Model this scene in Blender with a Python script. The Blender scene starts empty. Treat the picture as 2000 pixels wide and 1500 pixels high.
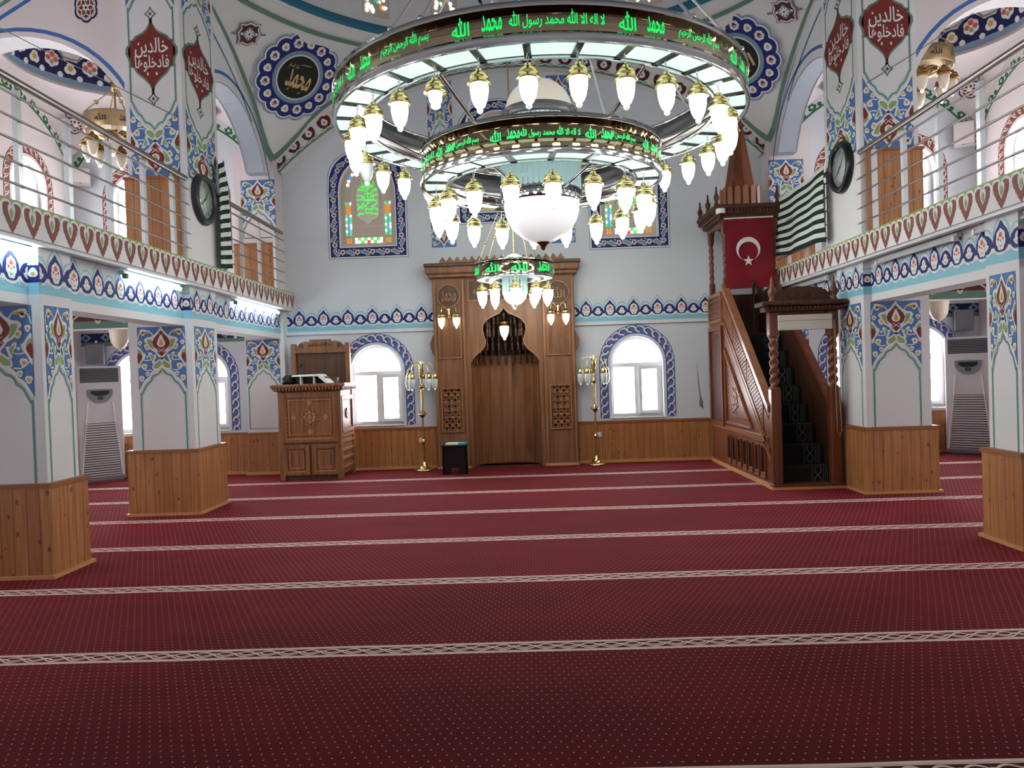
import bpy, math, random
from math import sin, cos, pi, radians, sqrt, atan2
from mathutils import Vector, Matrix
from mathutils.geometry import tessellate_polygon
random.seed(5)
SC = bpy.context.scene
EXPOSURE, WIN, LAMP, PANEL, TUBE = 0.36, 11.0, 14.0, .72, 16.0
COL = SC.collection
# ---------------------------------------------------------------- camera, world, exposure
def cam_matrix(pitch, yaw, roll, pos):
    Rz = Matrix.Rotation(yaw, 3, 'Z'); Rx = Matrix.Rotation(pitch, 3, 'X'); Ry = Matrix.Rotation(roll, 3, 'Y')
    R = Rz @ Rx @ Ry
    r, f, u = R @ Vector((1, 0, 0)), R @ Vector((0, 1, 0)), R @ Vector((0, 0, 1))
    return Matrix(((r.x, u.x, -f.x, pos[0]), (r.y, u.y, -f.y, pos[1]), (r.z, u.z, -f.z, pos[2]), (0, 0, 0, 1)))
cd = bpy.data.cameras.new('camera'); cam = bpy.data.objects.new('camera', cd); COL.objects.link(cam)
cd.sensor_width = 36; cd.lens = 27.0; cd.clip_start = 0.05; cd.clip_end = 200
cam.matrix_world = cam_matrix(-0.0148965, 0.0193088, 0.033428, (0, 0, 1.65))
SC.camera = cam
W = bpy.data.worlds.new('world'); SC.world = W; W.use_nodes = True
W.node_tree.nodes['Background'].inputs[0].default_value = (.85, .92, 1, 1)
W.node_tree.nodes['Background'].inputs[1].default_value = 1.0
SC.view_settings.view_transform = 'Standard'; SC.view_settings.look = 'None'
SC.view_settings.exposure = EXPOSURE; SC.view_settings.gamma = 1.0
SC.cycles.use_denoising = True
SC.cycles.max_bounces = 7; SC.cycles.diffuse_bounces = 4; SC.cycles.glossy_bounces = 4
SC.cycles.sample_clamp_indirect = 6.0
SC.cycles.caustics_reflective = False; SC.cycles.caustics_refractive = False
# ---------------------------------------------------------------- materials
def lin(c):
    return tuple((x / 255 / 12.92) if x / 255 <= .04045 else ((x / 255 + .055) / 1.055) ** 2.4 for x in c) + (1,)
M = {}
def mat(key, c, rough=.6, metal=0., emit=None, es=0., spec=.4, trans=0., alpha=1.):
    m = bpy.data.materials.new(key); m.use_nodes = True
    b = m.node_tree.nodes['Principled BSDF']
    b.inputs['Base Color'].default_value = lin(c); b.inputs['Roughness'].default_value = rough
    b.inputs['Metallic'].default_value = metal; b.inputs['Specular IOR Level'].default_value = spec
    if emit: b.inputs['Emission Color'].default_value = lin(emit); b.inputs['Emission Strength'].default_value = es
    if trans: b.inputs['Transmission Weight'].default_value = trans
    M[key] = m
    return m
class NT:
    def __init__(s, key, rough=.6, spec=.4):
        s.m = mat(key, (200, 200, 200), rough, spec=spec); s.t = s.m.node_tree; s.b = s.t.nodes['Principled BSDF']
    def n(s, typ, **kw):
        x = s.t.nodes.new(typ)
        for k, v in kw.items(): setattr(x, k, v)
        return x
    def set(s, sock, v):
        if hasattr(v, 'is_linked') or hasattr(v, 'links'): s.t.links.new(v, sock)
        else: sock.default_value = v
    def ma(s, op, a, b=0., c=0.):
        x = s.n('ShaderNodeMath', operation=op)
        for i, v in enumerate((a, b, c)): s.set(x.inputs[i], v)
        return x.outputs[0]
    def pos(s):
        g = s.n('ShaderNodeNewGeometry'); q = s.n('ShaderNodeSeparateXYZ'); s.t.links.new(g.outputs['Position'], q.inputs[0])
        return q.outputs[0], q.outputs[1], q.outputs[2]
    def xyz(s, a, b, c=0.):
        x = s.n('ShaderNodeCombineXYZ')
        for i, v in enumerate((a, b, c)): s.set(x.inputs[i], v)
        return x.outputs[0]
    def noise(s, vec, scale=1., detail=2.):
        x = s.n('ShaderNodeTexNoise'); s.set(x.inputs['Vector'], vec); x.inputs['Scale'].default_value = scale; x.inputs['Detail'].default_value = detail
        return x.outputs[0]
    def rnd(s, v):
        x = s.n('ShaderNodeTexWhiteNoise', noise_dimensions='1D'); s.set(x.inputs['W'], v); return x.outputs['Value']
    def mix(s, f, a, b):
        x = s.n('ShaderNodeMix', data_type='RGBA')
        s.set(x.inputs[0], f); s.set(x.inputs[6], a); s.set(x.inputs[7], b); return x.outputs[2]
    def step(s, v, lo, hi):
        x = s.n('ShaderNodeMapRange', interpolation_type='SMOOTHSTEP'); s.set(x.inputs[0], v)
        x.inputs[1].default_value = lo; x.inputs[2].default_value = hi; return x.outputs[0]
    def color(s, v): s.t.links.new(v, s.b.inputs['Base Color'])
    def bump(s, h, strength=.3, dist=.01):
        x = s.n('ShaderNodeBump'); x.inputs['Strength'].default_value = strength; x.inputs['Distance'].default_value = dist
        s.t.links.new(h, x.inputs['Height']); s.t.links.new(x.outputs[0], s.b.inputs['Normal'])
def pine(key, light, mid, knot, w=.1, rough=.38, knots=.085):
    k = NT(key, rough)
    x, y, z = k.pos(); s = k.ma('ADD', x, y); u = k.ma('DIVIDE', s, w); i = k.ma('FLOOR', u); f = k.ma('FRACT', u)
    r = k.rnd(i)
    g = k.noise(k.xyz(k.ma('MULTIPLY', s, 38), k.ma('MULTIPLY_ADD', z, 1.6, k.ma('MULTIPLY', r, 31))), 1., 3.)
    c = k.mix(k.step(g, .3, .75), lin(light), lin(mid))
    c = k.mix(k.ma('MULTIPLY', r, .75), c, lin(mid))
    v = k.n('ShaderNodeTexVoronoi', voronoi_dimensions='2D')
    k.set(v.inputs['Vector'], k.xyz(k.ma('ADD', k.ma('MULTIPLY', k.noise(k.xyz(k.ma('MULTIPLY', s, 40), k.ma('MULTIPLY', z, 40)), 1., 2.), .1), k.ma('MULTIPLY_ADD', f, .8, k.ma('MULTIPLY', i, 3.37))), k.ma('MULTIPLY_ADD', z, 4.2, k.ma('MULTIPLY', r, 57)))); v.inputs['Scale'].default_value = 1
    sz = k.n('ShaderNodeSeparateColor'); k.t.links.new(v.outputs['Color'], sz.inputs[0]); kn = k.ma('SUBTRACT', 1., k.step(k.ma('DIVIDE', v.outputs['Distance'], k.ma('MAXIMUM', k.ma('MULTIPLY_ADD', sz.outputs[0], 1.35, -.3), .001)), knots * .5, knots * 1.1))
    c = k.mix(k.ma('MULTIPLY', kn, .72), c, lin(knot))
    gr = k.ma('SUBTRACT', 1., k.step(k.ma('ABSOLUTE', k.ma('SUBTRACT', f, .5)), .0, .465)) if False else k.step(k.ma('ABSOLUTE', k.ma('SUBTRACT', f, .5)), .45, .49)
    c = k.mix(k.ma('MULTIPLY', gr, .75), c, lin(knot))
    k.color(c)
def wood(key, a, b, rough=.38, sx=26., sz=1.3):
    k = NT(key, rough); x, y, z = k.pos(); s = k.ma('ADD', x, y)
    g = k.noise(k.xyz(k.ma('MULTIPLY', s, sx), k.ma('MULTIPLY', z, sz), k.ma('MULTIPLY', k.ma('SUBTRACT', x, y), 3.)), 1., 4.)
    k.color(k.mix(k.step(g, .3, .72), lin(a), lin(b)))
pine('pine', (196, 136, 84), (156, 98, 57), (72, 38, 22), .115, .4, .13)
mat('pine_trim', (205, 148, 96), .4); mat('pine_cap', (148, 92, 50), .4)
wood('mihrab_wood', (138, 94, 64), (112, 73, 47), .42, 15., .9); wood('mihrab_lit_edge', (160, 112, 76), (134, 90, 58), .4); wood('mihrab_dark', (92, 60, 38), (62, 40, 26)); wood('niche_wood', (146, 98, 66), (112, 72, 46), sx=24)  # lighter mihrab copy puts light caught by raised mouldings into the colour
wood('minbar_wood', (122, 68, 44), (92, 48, 30), .3); wood('minbar_dark', (80, 44, 29), (56, 29, 19), .6); wood('minbar_light', (160, 104, 70), (128, 78, 50), .3)
wood('lectern_wood', (152, 102, 68), (116, 74, 48), .5); wood('lectern_lit_edge', (186, 132, 92), (156, 106, 70), .45); wood('lectern_dark', (96, 66, 48), (76, 52, 38), .55)  # lighter lectern copy stands in for carved edges catching light
mat('black_wood', (16, 12, 11), .35)
mat('wall_white', (222, 220, 221), .75); mat('wall_cool', (212, 216, 222), .75); mat('wall_pink_bounce', (224, 213, 212), .75); mat('arch_grey', (172, 180, 192), .7)  # pink tint: light bounced off the carpet, put into the white wall colour
mat('white', (236, 236, 234), .5); mat('paint_white', (228, 228, 226), .6); mat('cream', (222, 204, 190), .6)
mat('blue', (74, 120, 178), .6); mat('navy', (22, 34, 112), .6); mat('navy_dark', (14, 20, 74), .6); mat('lightblue', (138, 196, 212), .6); mat('greyblue', (122, 148, 172), .6)
mat('teal', (84, 150, 142), .6); mat('teal_dark', (52, 120, 148), .6); mat('green_grey', (98, 134, 118), .6); mat('maroon', (118, 36, 30), .6); mat('maroon_dark', (92, 24, 28), .6)
mat('leaf', (140, 166, 100), .6); mat('vine', (34, 110, 66), .6); mat('yellow', (208, 164, 62), .6); mat('red', (214, 86, 66), .6); mat('outline', (60, 66, 92), .6); mat('brownred', (128, 62, 52), .6); mat('stripe_blue', (66, 108, 172), .6); mat('violet', (82, 102, 160), .6); mat('black_paint', (14, 16, 16), .5); mat('gold_paint', (206, 176, 120), .5); mat('dull', (120, 122, 118), .7)
mat('chrome', (200, 204, 206), .09, 1.); mat('mirror_bronze', (184, 164, 138), .04, 1.); mat('chrome_dark_reflection', (70, 72, 76), .15, 1.); mat('mirror_grey', (168, 168, 170), .22, 1.); mat('brass', (216, 196, 132), .2, 1.); mat('brass_dark', (150, 112, 60), .3, 1.); mat('gold_matt', (176, 152, 112), .35, 1.)
mat('steel', (150, 142, 138), .28, 1.); mat('alu', (216, 220, 224), .35, .6); mat('iron', (28, 28, 30), .5)
mat('pvc', (222, 224, 228), .35); mat('ac_white', (196, 190, 192), .4); mat('ac_grey', (120, 122, 128), .4); mat('black', (12, 12, 13), .45); mat('dark_grey', (52, 54, 58), .4); mat('clock_black', (26, 30, 32), .3)
mat('pane', (250, 250, 250), .3, emit=(252, 252, 255), es=WIN)
mat('lamp_lit', (255, 255, 252), .3, emit=(252, 255, 248), es=LAMP); mat('lamp_soft', (250, 250, 240), .3, emit=(255, 252, 240), es=.42); mat('lamp_off', (206, 214, 210), .25); mat('lamp_cream', (226, 214, 192), .3); mat('sconce_lit', (255, 240, 210), .3, emit=(255, 246, 222), es=3.)
mat('panel_lit', (150, 165, 158), .4, emit=(222, 250, 236), es=PANEL); mat('bowl_lit', (196, 194, 196), .3, emit=(255, 250, 252), es=.34); mat('dome_glass', (246, 240, 226), .3, emit=(255, 248, 232), es=.22)
mat('ball', (235, 245, 240), .1, emit=(235, 255, 245), es=.5); mat('crystal', (150, 172, 172), .08, emit=(190, 230, 230), es=.26, spec=.9)
mat('green_led', (20, 200, 90), .5, emit=(16, 214, 96), es=.85)
mat('tube_lit', (255, 255, 255), .4, emit=(214, 244, 255), es=TUBE); mat('tube_off', (214, 216, 216), .25)
for nm, c, e in (('glass_white', (240, 244, 248), 1.3), ('glass_blue', (60, 140, 230), .8), ('glass_green', (70, 220, 80), .8), ('glass_amber', (226, 150, 50), .45), ('glass_red', (235, 60, 60), .7), ('glass_navy', (40, 70, 190), .6)):
    mat(nm, c, .2, emit=c, es=e)
mat('plaster_tan', (204, 190, 174), .8); mat('plaster_light', (226, 218, 206), .8)
mat('flag_red', (120, 15, 30), .85); mat('flag_white', (226, 224, 222), .85); mat('cloth_green', (10, 42, 34), .9); mat('cloth_white', (214, 218, 214), .9); mat('book_blue', (60, 176, 206), .5); mat('paper', (232, 236, 230), .7); mat('glass_clear', (220, 225, 225), .05, trans=.9); mat('clock_face', (176, 194, 180), .08, spec=.9); mat('dial', (176, 182, 184), .3); mat('stair_black', (13, 12, 14), .85); mat('stair_line', (112, 114, 110), .85); mat('cord', (196, 158, 112), .7); mat('cable_grey', (120, 116, 114), .6); mat('blind', (206, 198, 186), .6)
def carpet():
    k = NT('carpet', .95, .15); x, y, z = k.pos()
    yw = k.ma('ADD', y, k.ma('MULTIPLY', k.ma('SUBTRACT', k.noise(k.xyz(k.ma('MULTIPLY', x, .9), k.ma('MULTIPLY', y, .25)), 1., 1.), .5), .03))
    t = k.ma('DIVIDE', k.ma('SUBTRACT', yw, 4.594), 1.5195)
    d = k.ma('MULTIPLY', k.ma('SUBTRACT', k.ma('FRACT', k.ma('ADD', t, .5)), .5), 1.5195)
    ad = k.ma('ABSOLUTE', d)
    band = k.ma('SUBTRACT', 1., k.step(ad, .084, .088))
    # interlaced knot inside the band
    ph = k.ma('MULTIPLY', x, 2 * pi / .26)
    inner = k.ma('SUBTRACT', 1., k.step(ad, .050, .053))
    lines = None
    for off, fr in ((0., 1.), (pi, 1.), (pi / 2, 2.)):
        w = k.ma('MULTIPLY', k.ma('SINE', k.ma('ADD', k.ma('MULTIPLY', ph, fr), off)), .040 if fr == 1. else .016)
        l = k.ma('SUBTRACT', 1., k.step(k.ma('ABSOLUTE', k.ma('SUBTRACT', d, w)), .0065, .009))
        lines = l if lines is None else k.ma('MAXIMUM', lines, l)
    rim = k.ma('SUBTRACT', 1., k.step(k.ma('ABSOLUTE', k.ma('SUBTRACT', ad, .062)), .002, .004))
    dark = k.ma('MAXIMUM', k.ma('MULTIPLY', inner, k.ma('SUBTRACT', 1., lines)), k.ma('MULTIPLY', rim, .4))
    # dots
    def dot(ox, oy):
        a = k.ma('MULTIPLY', k.ma('SUBTRACT', k.ma('FRACT', k.ma('ADD', k.ma('DIVIDE', x, .05), ox)), .5), .05)
        b = k.ma('MULTIPLY', k.ma('SUBTRACT', k.ma('FRACT', k.ma('ADD', k.ma('DIVIDE', yw, .1), oy)), .5), .1)
        r = k.ma('SQRT', k.ma('ADD', k.ma('MULTIPLY', a, a), k.ma('MULTIPLY', k.ma('MULTIPLY', b, b), .5)))
        return k.ma('SUBTRACT', 1., k.step(r, .0032, .0050))
    dots = k.ma('MAXIMUM', dot(0., 0.), dot(.5, .5))
    n = k.noise(k.xyz(k.ma('MULTIPLY', x, .8), k.ma('MULTIPLY', y, 1.5)), 1., 3.)
    base = k.mix(k.step(n, .35, .7), lin((70, 5, 13)), lin((88, 9, 19)))
    c = k.mix(k.ma('MULTIPLY', dots, .8), base, lin((196, 148, 132)))
    bc = k.mix(dark, lin((222, 204, 192)), lin((56, 24, 26)))
    k.color(k.mix(band, c, bc))
    k.b.inputs['Sheen Weight'].default_value = .55; k.b.inputs['Sheen Roughness'].default_value = .32; k.b.inputs['Sheen Tint'].default_value = lin((190, 64, 80))
carpet()
# ---------------------------------------------------------------- mesh helpers
class MB:
    def __init__(s): s.v = []; s.f = []; s.k = []; s.s = []
    def add(s, vs, fs, k, smooth=False):
        o = len(s.v); s.v += [tuple(p) for p in vs]
        for f in fs: s.f.append(tuple(i + o for i in f)); s.k.append(k); s.s.append(smooth)
        return s
    def box(s, x0, x1, y0, y1, z0, z1, k):
        v = [(x, y, z) for z in (z0, z1) for y in (y0, y1) for x in (x0, x1)]
        return s.add(v, [(0, 2, 3, 1), (4, 5, 7, 6), (0, 1, 5, 4), (2, 6, 7, 3), (0, 4, 6, 2), (1, 3, 7, 5)], k)
    def bbox(s, x0, x1, y0, y1, z0, z1, k, b=.01):   # box with chamfered edges
        if min(x1 - x0, y1 - y0, z1 - z0) < 2.2 * b: b = min(x1 - x0, y1 - y0, z1 - z0) * .3
        X = (x0, x1); Y = (y0, y1); Z = (z0, z1); vs = []; ix = {}
        for i in (0, 1):
            for j in (0, 1):
                for l in (0, 1):
                    sx, sy, sz = (b if i == 0 else -b), (b if j == 0 else -b), (b if l == 0 else -b)
                    ix[i, j, l] = len(vs)
                    vs += [(X[i], Y[j] + sy, Z[l] + sz), (X[i] + sx, Y[j], Z[l] + sz), (X[i] + sx, Y[j] + sy, Z[l])]
        fs = []
        for i in (0, 1): fs.append([ix[i, j, l] for j, l in ((0, 0), (1, 0), (1, 1), (0, 1))])
        for j in (0, 1): fs.append([ix[i, j, l] + 1 for i, l in ((0, 0), (1, 0), (1, 1), (0, 1))])
        for l in (0, 1): fs.append([ix[i, j, l] + 2 for i, j in ((0, 0), (1, 0), (1, 1), (0, 1))])
        for a in (0, 1):
            for c in (0, 1):
                fs.append([ix[a, c, 0], ix[a, c, 0] + 1, ix[a, c, 1] + 1, ix[a, c, 1]])
                fs.append([ix[a, 0, c], ix[a, 0, c] + 2, ix[a, 1, c] + 2, ix[a, 1, c]])
                fs.append([ix[0, a, c] + 1, ix[0, a, c] + 2, ix[1, a, c] + 2, ix[1, a, c] + 1])
        for v in ix.values(): fs.append([v, v + 1, v + 2])
        return s.add(vs, fs, k)
    def prism(s, poly, ax, a, b, k, ks=None):
        T = {'x': lambda p, t: (t, p[0], p[1]), 'y': lambda p, t: (p[0], t, p[1]), 'z': lambda p, t: (p[0], p[1], t)}[ax]
        n = len(poly); v = [T(p, a) for p in poly] + [T(p, b) for p in poly]
        s.add(v, [tuple(range(n)), tuple(range(2 * n - 1, n - 1, -1))], k)
        s.add(v, [(i, (i + 1) % n, n + (i + 1) % n, n + i) for i in range(n)], ks or k)
        return s
    def lathe(s, prof, c=(0, 0, 0), n=16, k='white', smooth=True, cap=True, sx=1., sy=1.):
        v = []; m = len(prof)
        for i in range(n):
            a = 2 * pi * i / n
            v += [(c[0] + r * cos(a) * sx, c[1] + r * sin(a) * sy, c[2] + z) for r, z in prof]
        f = [(i * m + j, ((i + 1) % n) * m + j, ((i + 1) % n) * m + j + 1, i * m + j + 1) for i in range(n) for j in range(m - 1)]
        s.add(v, f, k, smooth)
        if cap:
            for j in (0, m - 1):
                if prof[j][0] > 1e-4: s.add([v[i * m + j] for i in range(n)], [tuple(range(n))], k)
        return s
    def ring(s, prof, c, n, k, smooth=True):     # closed profile swept round z
        return s.lathe(list(prof) + [prof[0]], c, n, k, smooth, cap=False)
    def tube(s, pts, r, k, n=6, closed=False, smooth=True):
        P = [Vector(p) for p in pts]; m = len(P); v = []; prev = None
        for i, p in enumerate(P):
            if closed: d = P[(i + 1) % m] - P[i - 1]
            else: d = P[min(i + 1, m - 1)] - P[max(i - 1, 0)]
            d.normalize()
            if prev is None: a = d.orthogonal().normalized()
            else:
                a = prev - d * prev.dot(d)
                a = a.normalized() if a.length > 1e-6 else d.orthogonal().normalized()
            prev = a; b = d.cross(a); rr = r[i] if isinstance(r, (list, tuple)) else r
            v += [tuple(p + (a * cos(2 * pi * j / n) + b * sin(2 * pi * j / n)) * rr) for j in range(n)]
        e = m if closed else m - 1
        s.add(v, [(i * n + j, i * n + (j + 1) % n, ((i + 1) % m) * n + (j + 1) % n, ((i + 1) % m) * n + j) for i in range(e) for j in range(n)], k, smooth)
        if not closed: s.add(v[:n], [tuple(range(n))], k); s.add(v[-n:], [tuple(range(n))], k)
        return s
    def ball(s, c, r, k, n=10, m=6, sz=1.):
        return s.lathe([(max(r * sin(pi * j / m), 0), -r * cos(pi * j / m) * sz) for j in range(m + 1)], c, n, k, True, False)
def build(name, mb, parent=None, org=None):
    me = bpy.data.meshes.new(name)
    if org is None: org = ORG.get(parent.name, (0, 0, 0)) if parent else (0, 0, 0)
    me.from_pydata([(x - org[0], y - org[1], z - org[2]) for x, y, z in mb.v], [], mb.f)
    ks = []
    for k in mb.k:
        if k not in ks: ks.append(k); me.materials.append(M[k])
    me.polygons.foreach_set('material_index', [ks.index(k) for k in mb.k])
    me.polygons.foreach_set('use_smooth', mb.s)
    me.update()
    o = bpy.data.objects.new(name, me); COL.objects.link(o)
    if parent: o.parent = parent
    ORG[o.name] = org
    return o
ORG = {}
def tag(o, label, cat, group=None):
    o['label'] = label; o['category'] = cat
    if group: o['group'] = group
    return o
def thing(name, label, cat, loc=(0, 0, 0), rz=0., group=None):
    o = bpy.data.objects.new(name, None); COL.objects.link(o); o.empty_display_size = .1
    o.location = loc; o.rotation_euler = (0, 0, rz)
    ORG[o.name] = (0, 0, 0) if rz else loc
    return tag(o, label, cat, group)
def solo(name, mb, label, cat, loc, group=None):
    o = build(name, mb, None, loc); o.location = loc; ORG[o.name] = loc
    return tag(o, label, cat, group)
def struct(name, mb, parent=None):
    o = build(name, mb, parent)
    if not parent: o['kind'] = 'structure'
    return o
def copy_tree(o, parent=None, **kw):
    c = o.copy(); COL.objects.link(c)
    if parent: c.parent = parent
    for ch in list(o.children): copy_tree(ch, c)
    return c
# ---------------------------------------------------------------- 2D pattern helpers: patterns are lists of (material, layer, polygon)
def cr(p, n=4, closed=True):
    m = len(p); out = []
    for i in range(m if closed else m - 1):
        g = lambda j: p[j % m] if closed else p[max(0, min(m - 1, j))]
        a, b, c, d = g(i - 1), g(i), g(i + 1), g(i + 2)
        for t in range(n):
            t /= n
            out.append(tuple(.5 * (2 * b[q] + (c[q] - a[q]) * t + (2 * a[q] - 5 * b[q] + 4 * c[q] - d[q]) * t * t + (3 * b[q] - a[q] - 3 * c[q] + d[q]) * t ** 3) for q in (0, 1)))
    if not closed: out.append(tuple(p[-1]))
    return out
def stroke(p, w, closed=False):                 # quads of a ribbon
    m = len(p); L = []; Rr = []
    for i in range(m):
        a = p[i - 1] if (i > 0 or closed) else p[i]; b = p[(i + 1) % m] if (i < m - 1 or closed) else p[i]
        dx, dy = b[0] - a[0], b[1] - a[1]; l = math.hypot(dx, dy) or 1
        nx, ny = -dy / l * w / 2, dx / l * w / 2
        L.append((p[i][0] + nx, p[i][1] + ny)); Rr.append((p[i][0] - nx, p[i][1] - ny))
    return [[L[i], L[(i + 1) % m], Rr[(i + 1) % m], Rr[i]] for i in range(m if closed else m - 1)]
def circ(x, y, r, n=12, ry=None): return [(x + r * cos(2 * pi * i / n), y + (ry or r) * sin(2 * pi * i / n)) for i in range(n)]
def petal(x, y, r, k=5, dep=.18, n=30, ry=None, ph=pi / 2):
    return [(x + r * (1 - dep + dep * abs(cos(k * (a - ph) / 2)) ** .8 * 1.) * cos(a), y + (ry or r) * (1 - dep + dep * abs(cos(k * (a - ph) / 2)) ** .8) * sin(a)) for a in (2 * pi * i / n for i in range(n))]
def mir(p): return [(-x, y) for x, y in p]
def stamp(mb, pat, T, eps=.0014):
    for k, layer, p in pat:
        mb.add([T(u, v, layer * eps + .001) for u, v in p], [tuple(range(len(p)))], k)
def PL(pat, k, layer, p): pat.append((k, layer, p))
def PS(pat, k, layer, p, w, closed=False):
    for q in stroke(p, w, closed): pat.append((k, layer, q))
def both(pat, k, layer, p): PL(pat, k, layer, p); PL(pat, k, layer, mir(p))
def bothS(pat, k, layer, p, w): PS(pat, k, layer, p, w); PS(pat, k, layer, mir(p), w)
# ---------------------------------------------------------------- Arabic lettering
AR = {'ا': (0xFE8D, 0xFE8E), 'ب': (0xFE8F, 0xFE90, 0xFE91, 0xFE92), 'ح': (0xFEA1, 0xFEA2, 0xFEA3, 0xFEA4), 'خ': (0xFEA5, 0xFEA6, 0xFEA7, 0xFEA8), 'د': (0xFEA9, 0xFEAA), 'ر': (0xFEAD, 0xFEAE), 'س': (0xFEB1, 0xFEB2, 0xFEB3, 0xFEB4), 'ف': (0xFED1, 0xFED2, 0xFED3, 0xFED4), 'ل': (0xFEDD, 0xFEDE, 0xFEDF, 0xFEE0), 'م': (0xFEE1, 0xFEE2, 0xFEE3, 0xFEE4), 'ن': (0xFEE5, 0xFEE6, 0xFEE7, 0xFEE8), 'ه': (0xFEE9, 0xFEEA, 0xFEEB, 0xFEEC), 'و': (0xFEED, 0xFEEE), 'ي': (0xFEF1, 0xFEF2, 0xFEF3, 0xFEF4), 'ع': (0xFEC9, 0xFECA, 0xFECB, 0xFECC)}
def shape(txt):
    words = []
    for w in txt.split(' '):
        if w == 'الله': words.append('\uFDF2'); continue
        out = []; i = 0; joined = False
        while i < len(w):
            ch = w[i]
            if ch == 'ل' and i + 1 < len(w) and w[i + 1] == 'ا':
                out.append(chr(0xFEFC if joined else 0xFEFB)); joined = False; i += 2; continue
            fm = AR[ch]; nxt = i + 1 < len(w) and len(fm) == 4
            out.append(chr(fm[(3 if nxt else 1) if joined else (2 if nxt else 0)])); joined = nxt; i += 1
        words.append(''.join(reversed(out)))
    return ' '.join(reversed(words))
_tc = {}
def text_pat(txt, width=None, height=None, k='green_led', layer=1, cx=0., cy=0., ar=True, sh=0., bold=.0):
    key = (txt, ar, bold)
    if key not in _tc:
        c = bpy.data.curves.new('lettering', 'FONT'); c.body = shape(txt) if ar else txt; c.resolution_u = 2; c.offset = bold
        o = bpy.data.objects.new('lettering', c); me = o.to_mesh()
        _tc[key] = ([(v.co.x, v.co.y) for v in me.vertices], [tuple(p.vertices) for p in me.polygons])
        o.to_mesh_clear(); bpy.data.objects.remove(o); bpy.data.curves.remove(c)
    vs, fs = _tc[key]
    x0, x1 = min(v[0] for v in vs), max(v[0] for v in vs); y0, y1 = min(v[1] for v in vs), max(v[1] for v in vs)
    sx = width / (x1 - x0) if width else height / (y1 - y0); sy = height / (y1 - y0) if height else sx
    q = [(cx + (x - (x0 + x1) / 2) * sx + sh * (y - (y0 + y1) / 2) * sy, cy + (y - (y0 + y1) / 2) * sy) for x, y in vs]
    return [(k, layer, [q[i] for i in f]) for f in fs]
def shift(pat, dx=0., dy=0., sx=1., sy=1., dl=0, sw=None):
    return [((sw or {}).get(k, k), l + dl, [(x * sx + dx, y * sy + dy) for x, y in p]) for k, l, p in pat]
def clip_u(pat, u0, u1):                        # cut a pattern at two vertical lines
    def cut(p, lim, sgn):
        out = []
        for i in range(len(p)):
            a, b = p[i - 1], p[i]; ia, ib = (a[0] - lim) * sgn >= 0, (b[0] - lim) * sgn >= 0
            if ia != ib:
                t = (lim - a[0]) / (b[0] - a[0]); out.append((lim, a[1] + t * (b[1] - a[1])))
            if ib: out.append(b)
        return out
    res = []
    for k, l, p in pat:
        q = cut(p, u0, 1)
        if len(q) > 2: q = cut(q, u1, -1)
        if len(q) > 2: res.append((k, l, q))
    return res
# ---------------------------------------------------------------- painted patterns (metres, v up)
def TY(x0, y0, z0): return lambda u, v, o: (x0 + u, y0 - o, z0 + v)          # wall facing the viewer (-Y)
def TXp(x0, y0, z0): return lambda u, v, o: (x0 + o, y0 + u, z0 + v)         # face looking +X
def TXm(x0, y0, z0): return lambda u, v, o: (x0 - o, y0 - u, z0 + v)         # face looking -X
def TS(s, x0, y0, z0): return TXp(-x0, y0, z0) if s < 0 else TXm(x0, y0, z0)  # nave side faces, s = -1 left, +1 right
def TZ(x0, y0, z0): return lambda u, v, o: (x0 + u, y0 + v, z0 - o)
def frieze_cell(p):
    P = []; h = p / 2
    top = [(-h, .275), (-h * .78, .262), (-h * .6, .225), (-h * .5, .185), (-h * .47, .235), (-h * .36, .285), (-h * .18, .325), (0, .375)]
    top = top + [(-x, y) for x, y in reversed(top[:-1])]
    PL(P, 'lightblue', 0, [(-h, 0), (h, 0), (h, .12), (-h, .12)])
    PS(P, 'lightblue', 0, [(x * 1.0, y + .058 if abs(x) < h * .45 else y + .05) for x, y in top], .02)
    PL(P, 'navy', 1, [(-h, .1)] + top + [(h, .1)])
    for cx, w in ((0, .25), (-h, .25), (h, .25)):
        pts = [(cx + p * w * cos(a), .175 + .098 * sin(a)) for a in (radians(200 + 14 * i) for i in range(11))]
        if cx < 0: pts = [q for q in pts if q[0] >= -h]
        if cx > 0: pts = [q for q in pts if q[0] <= h]
        PS(P, 'paint_white', 2, pts, .02)
    for s in (-1, 1):
        c = s * h / 2
        PL(P, 'paint_white', 3, [(c - .028, .075), (c, .1), (c + .028, .075), (c + .012, .125), (c, .145), (c - .012, .125)])
        PL(P, 'lightblue', 2, [(c - .05, .06), (c + .05, .06), (c, .095)])
    PL(P, 'paint_white', 3, petal(0, .205, .07, 7, .12, 28, .1))
    PL(P, 'red', 4, petal(0, .246, .026, 3, .25, 12)); both(P, 'red', 4, circ(.034, .21, .014, 8)); PL(P, 'leaf', 4, [(-.03, .165), (0, .135), (.03, .165), (0, .152)]); PL(P, 'leaf', 4, circ(0, .195, .011, 8))
    sm = [(-.062, .172), (-.03, .135), (0, .128), (.03, .135), (.062, .172), (.035, .185), (.034, .21), (.012, .238), (-.012, .238), (-.034, .21), (-.035, .185)]
    for c in (-h, h):
        q = [('paint_white', 3, [(x + c, y) for x, y in cr(sm, 3)]), ('yellow', 4, [(c - .035, .168), (c, .14), (c + .035, .168), (c, .158)]), ('yellow', 4, circ(c, .198, .012, 8))]
        P += clip_u(q, -h, h)
    return P
def frieze(mb, T, length, period=.42):
    n = max(1, round(length / period)); p = length / n; c = frieze_cell(p)
    for i in range(n): stamp(mb, shift(c, (i + .5) * p - length / 2), T)
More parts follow.
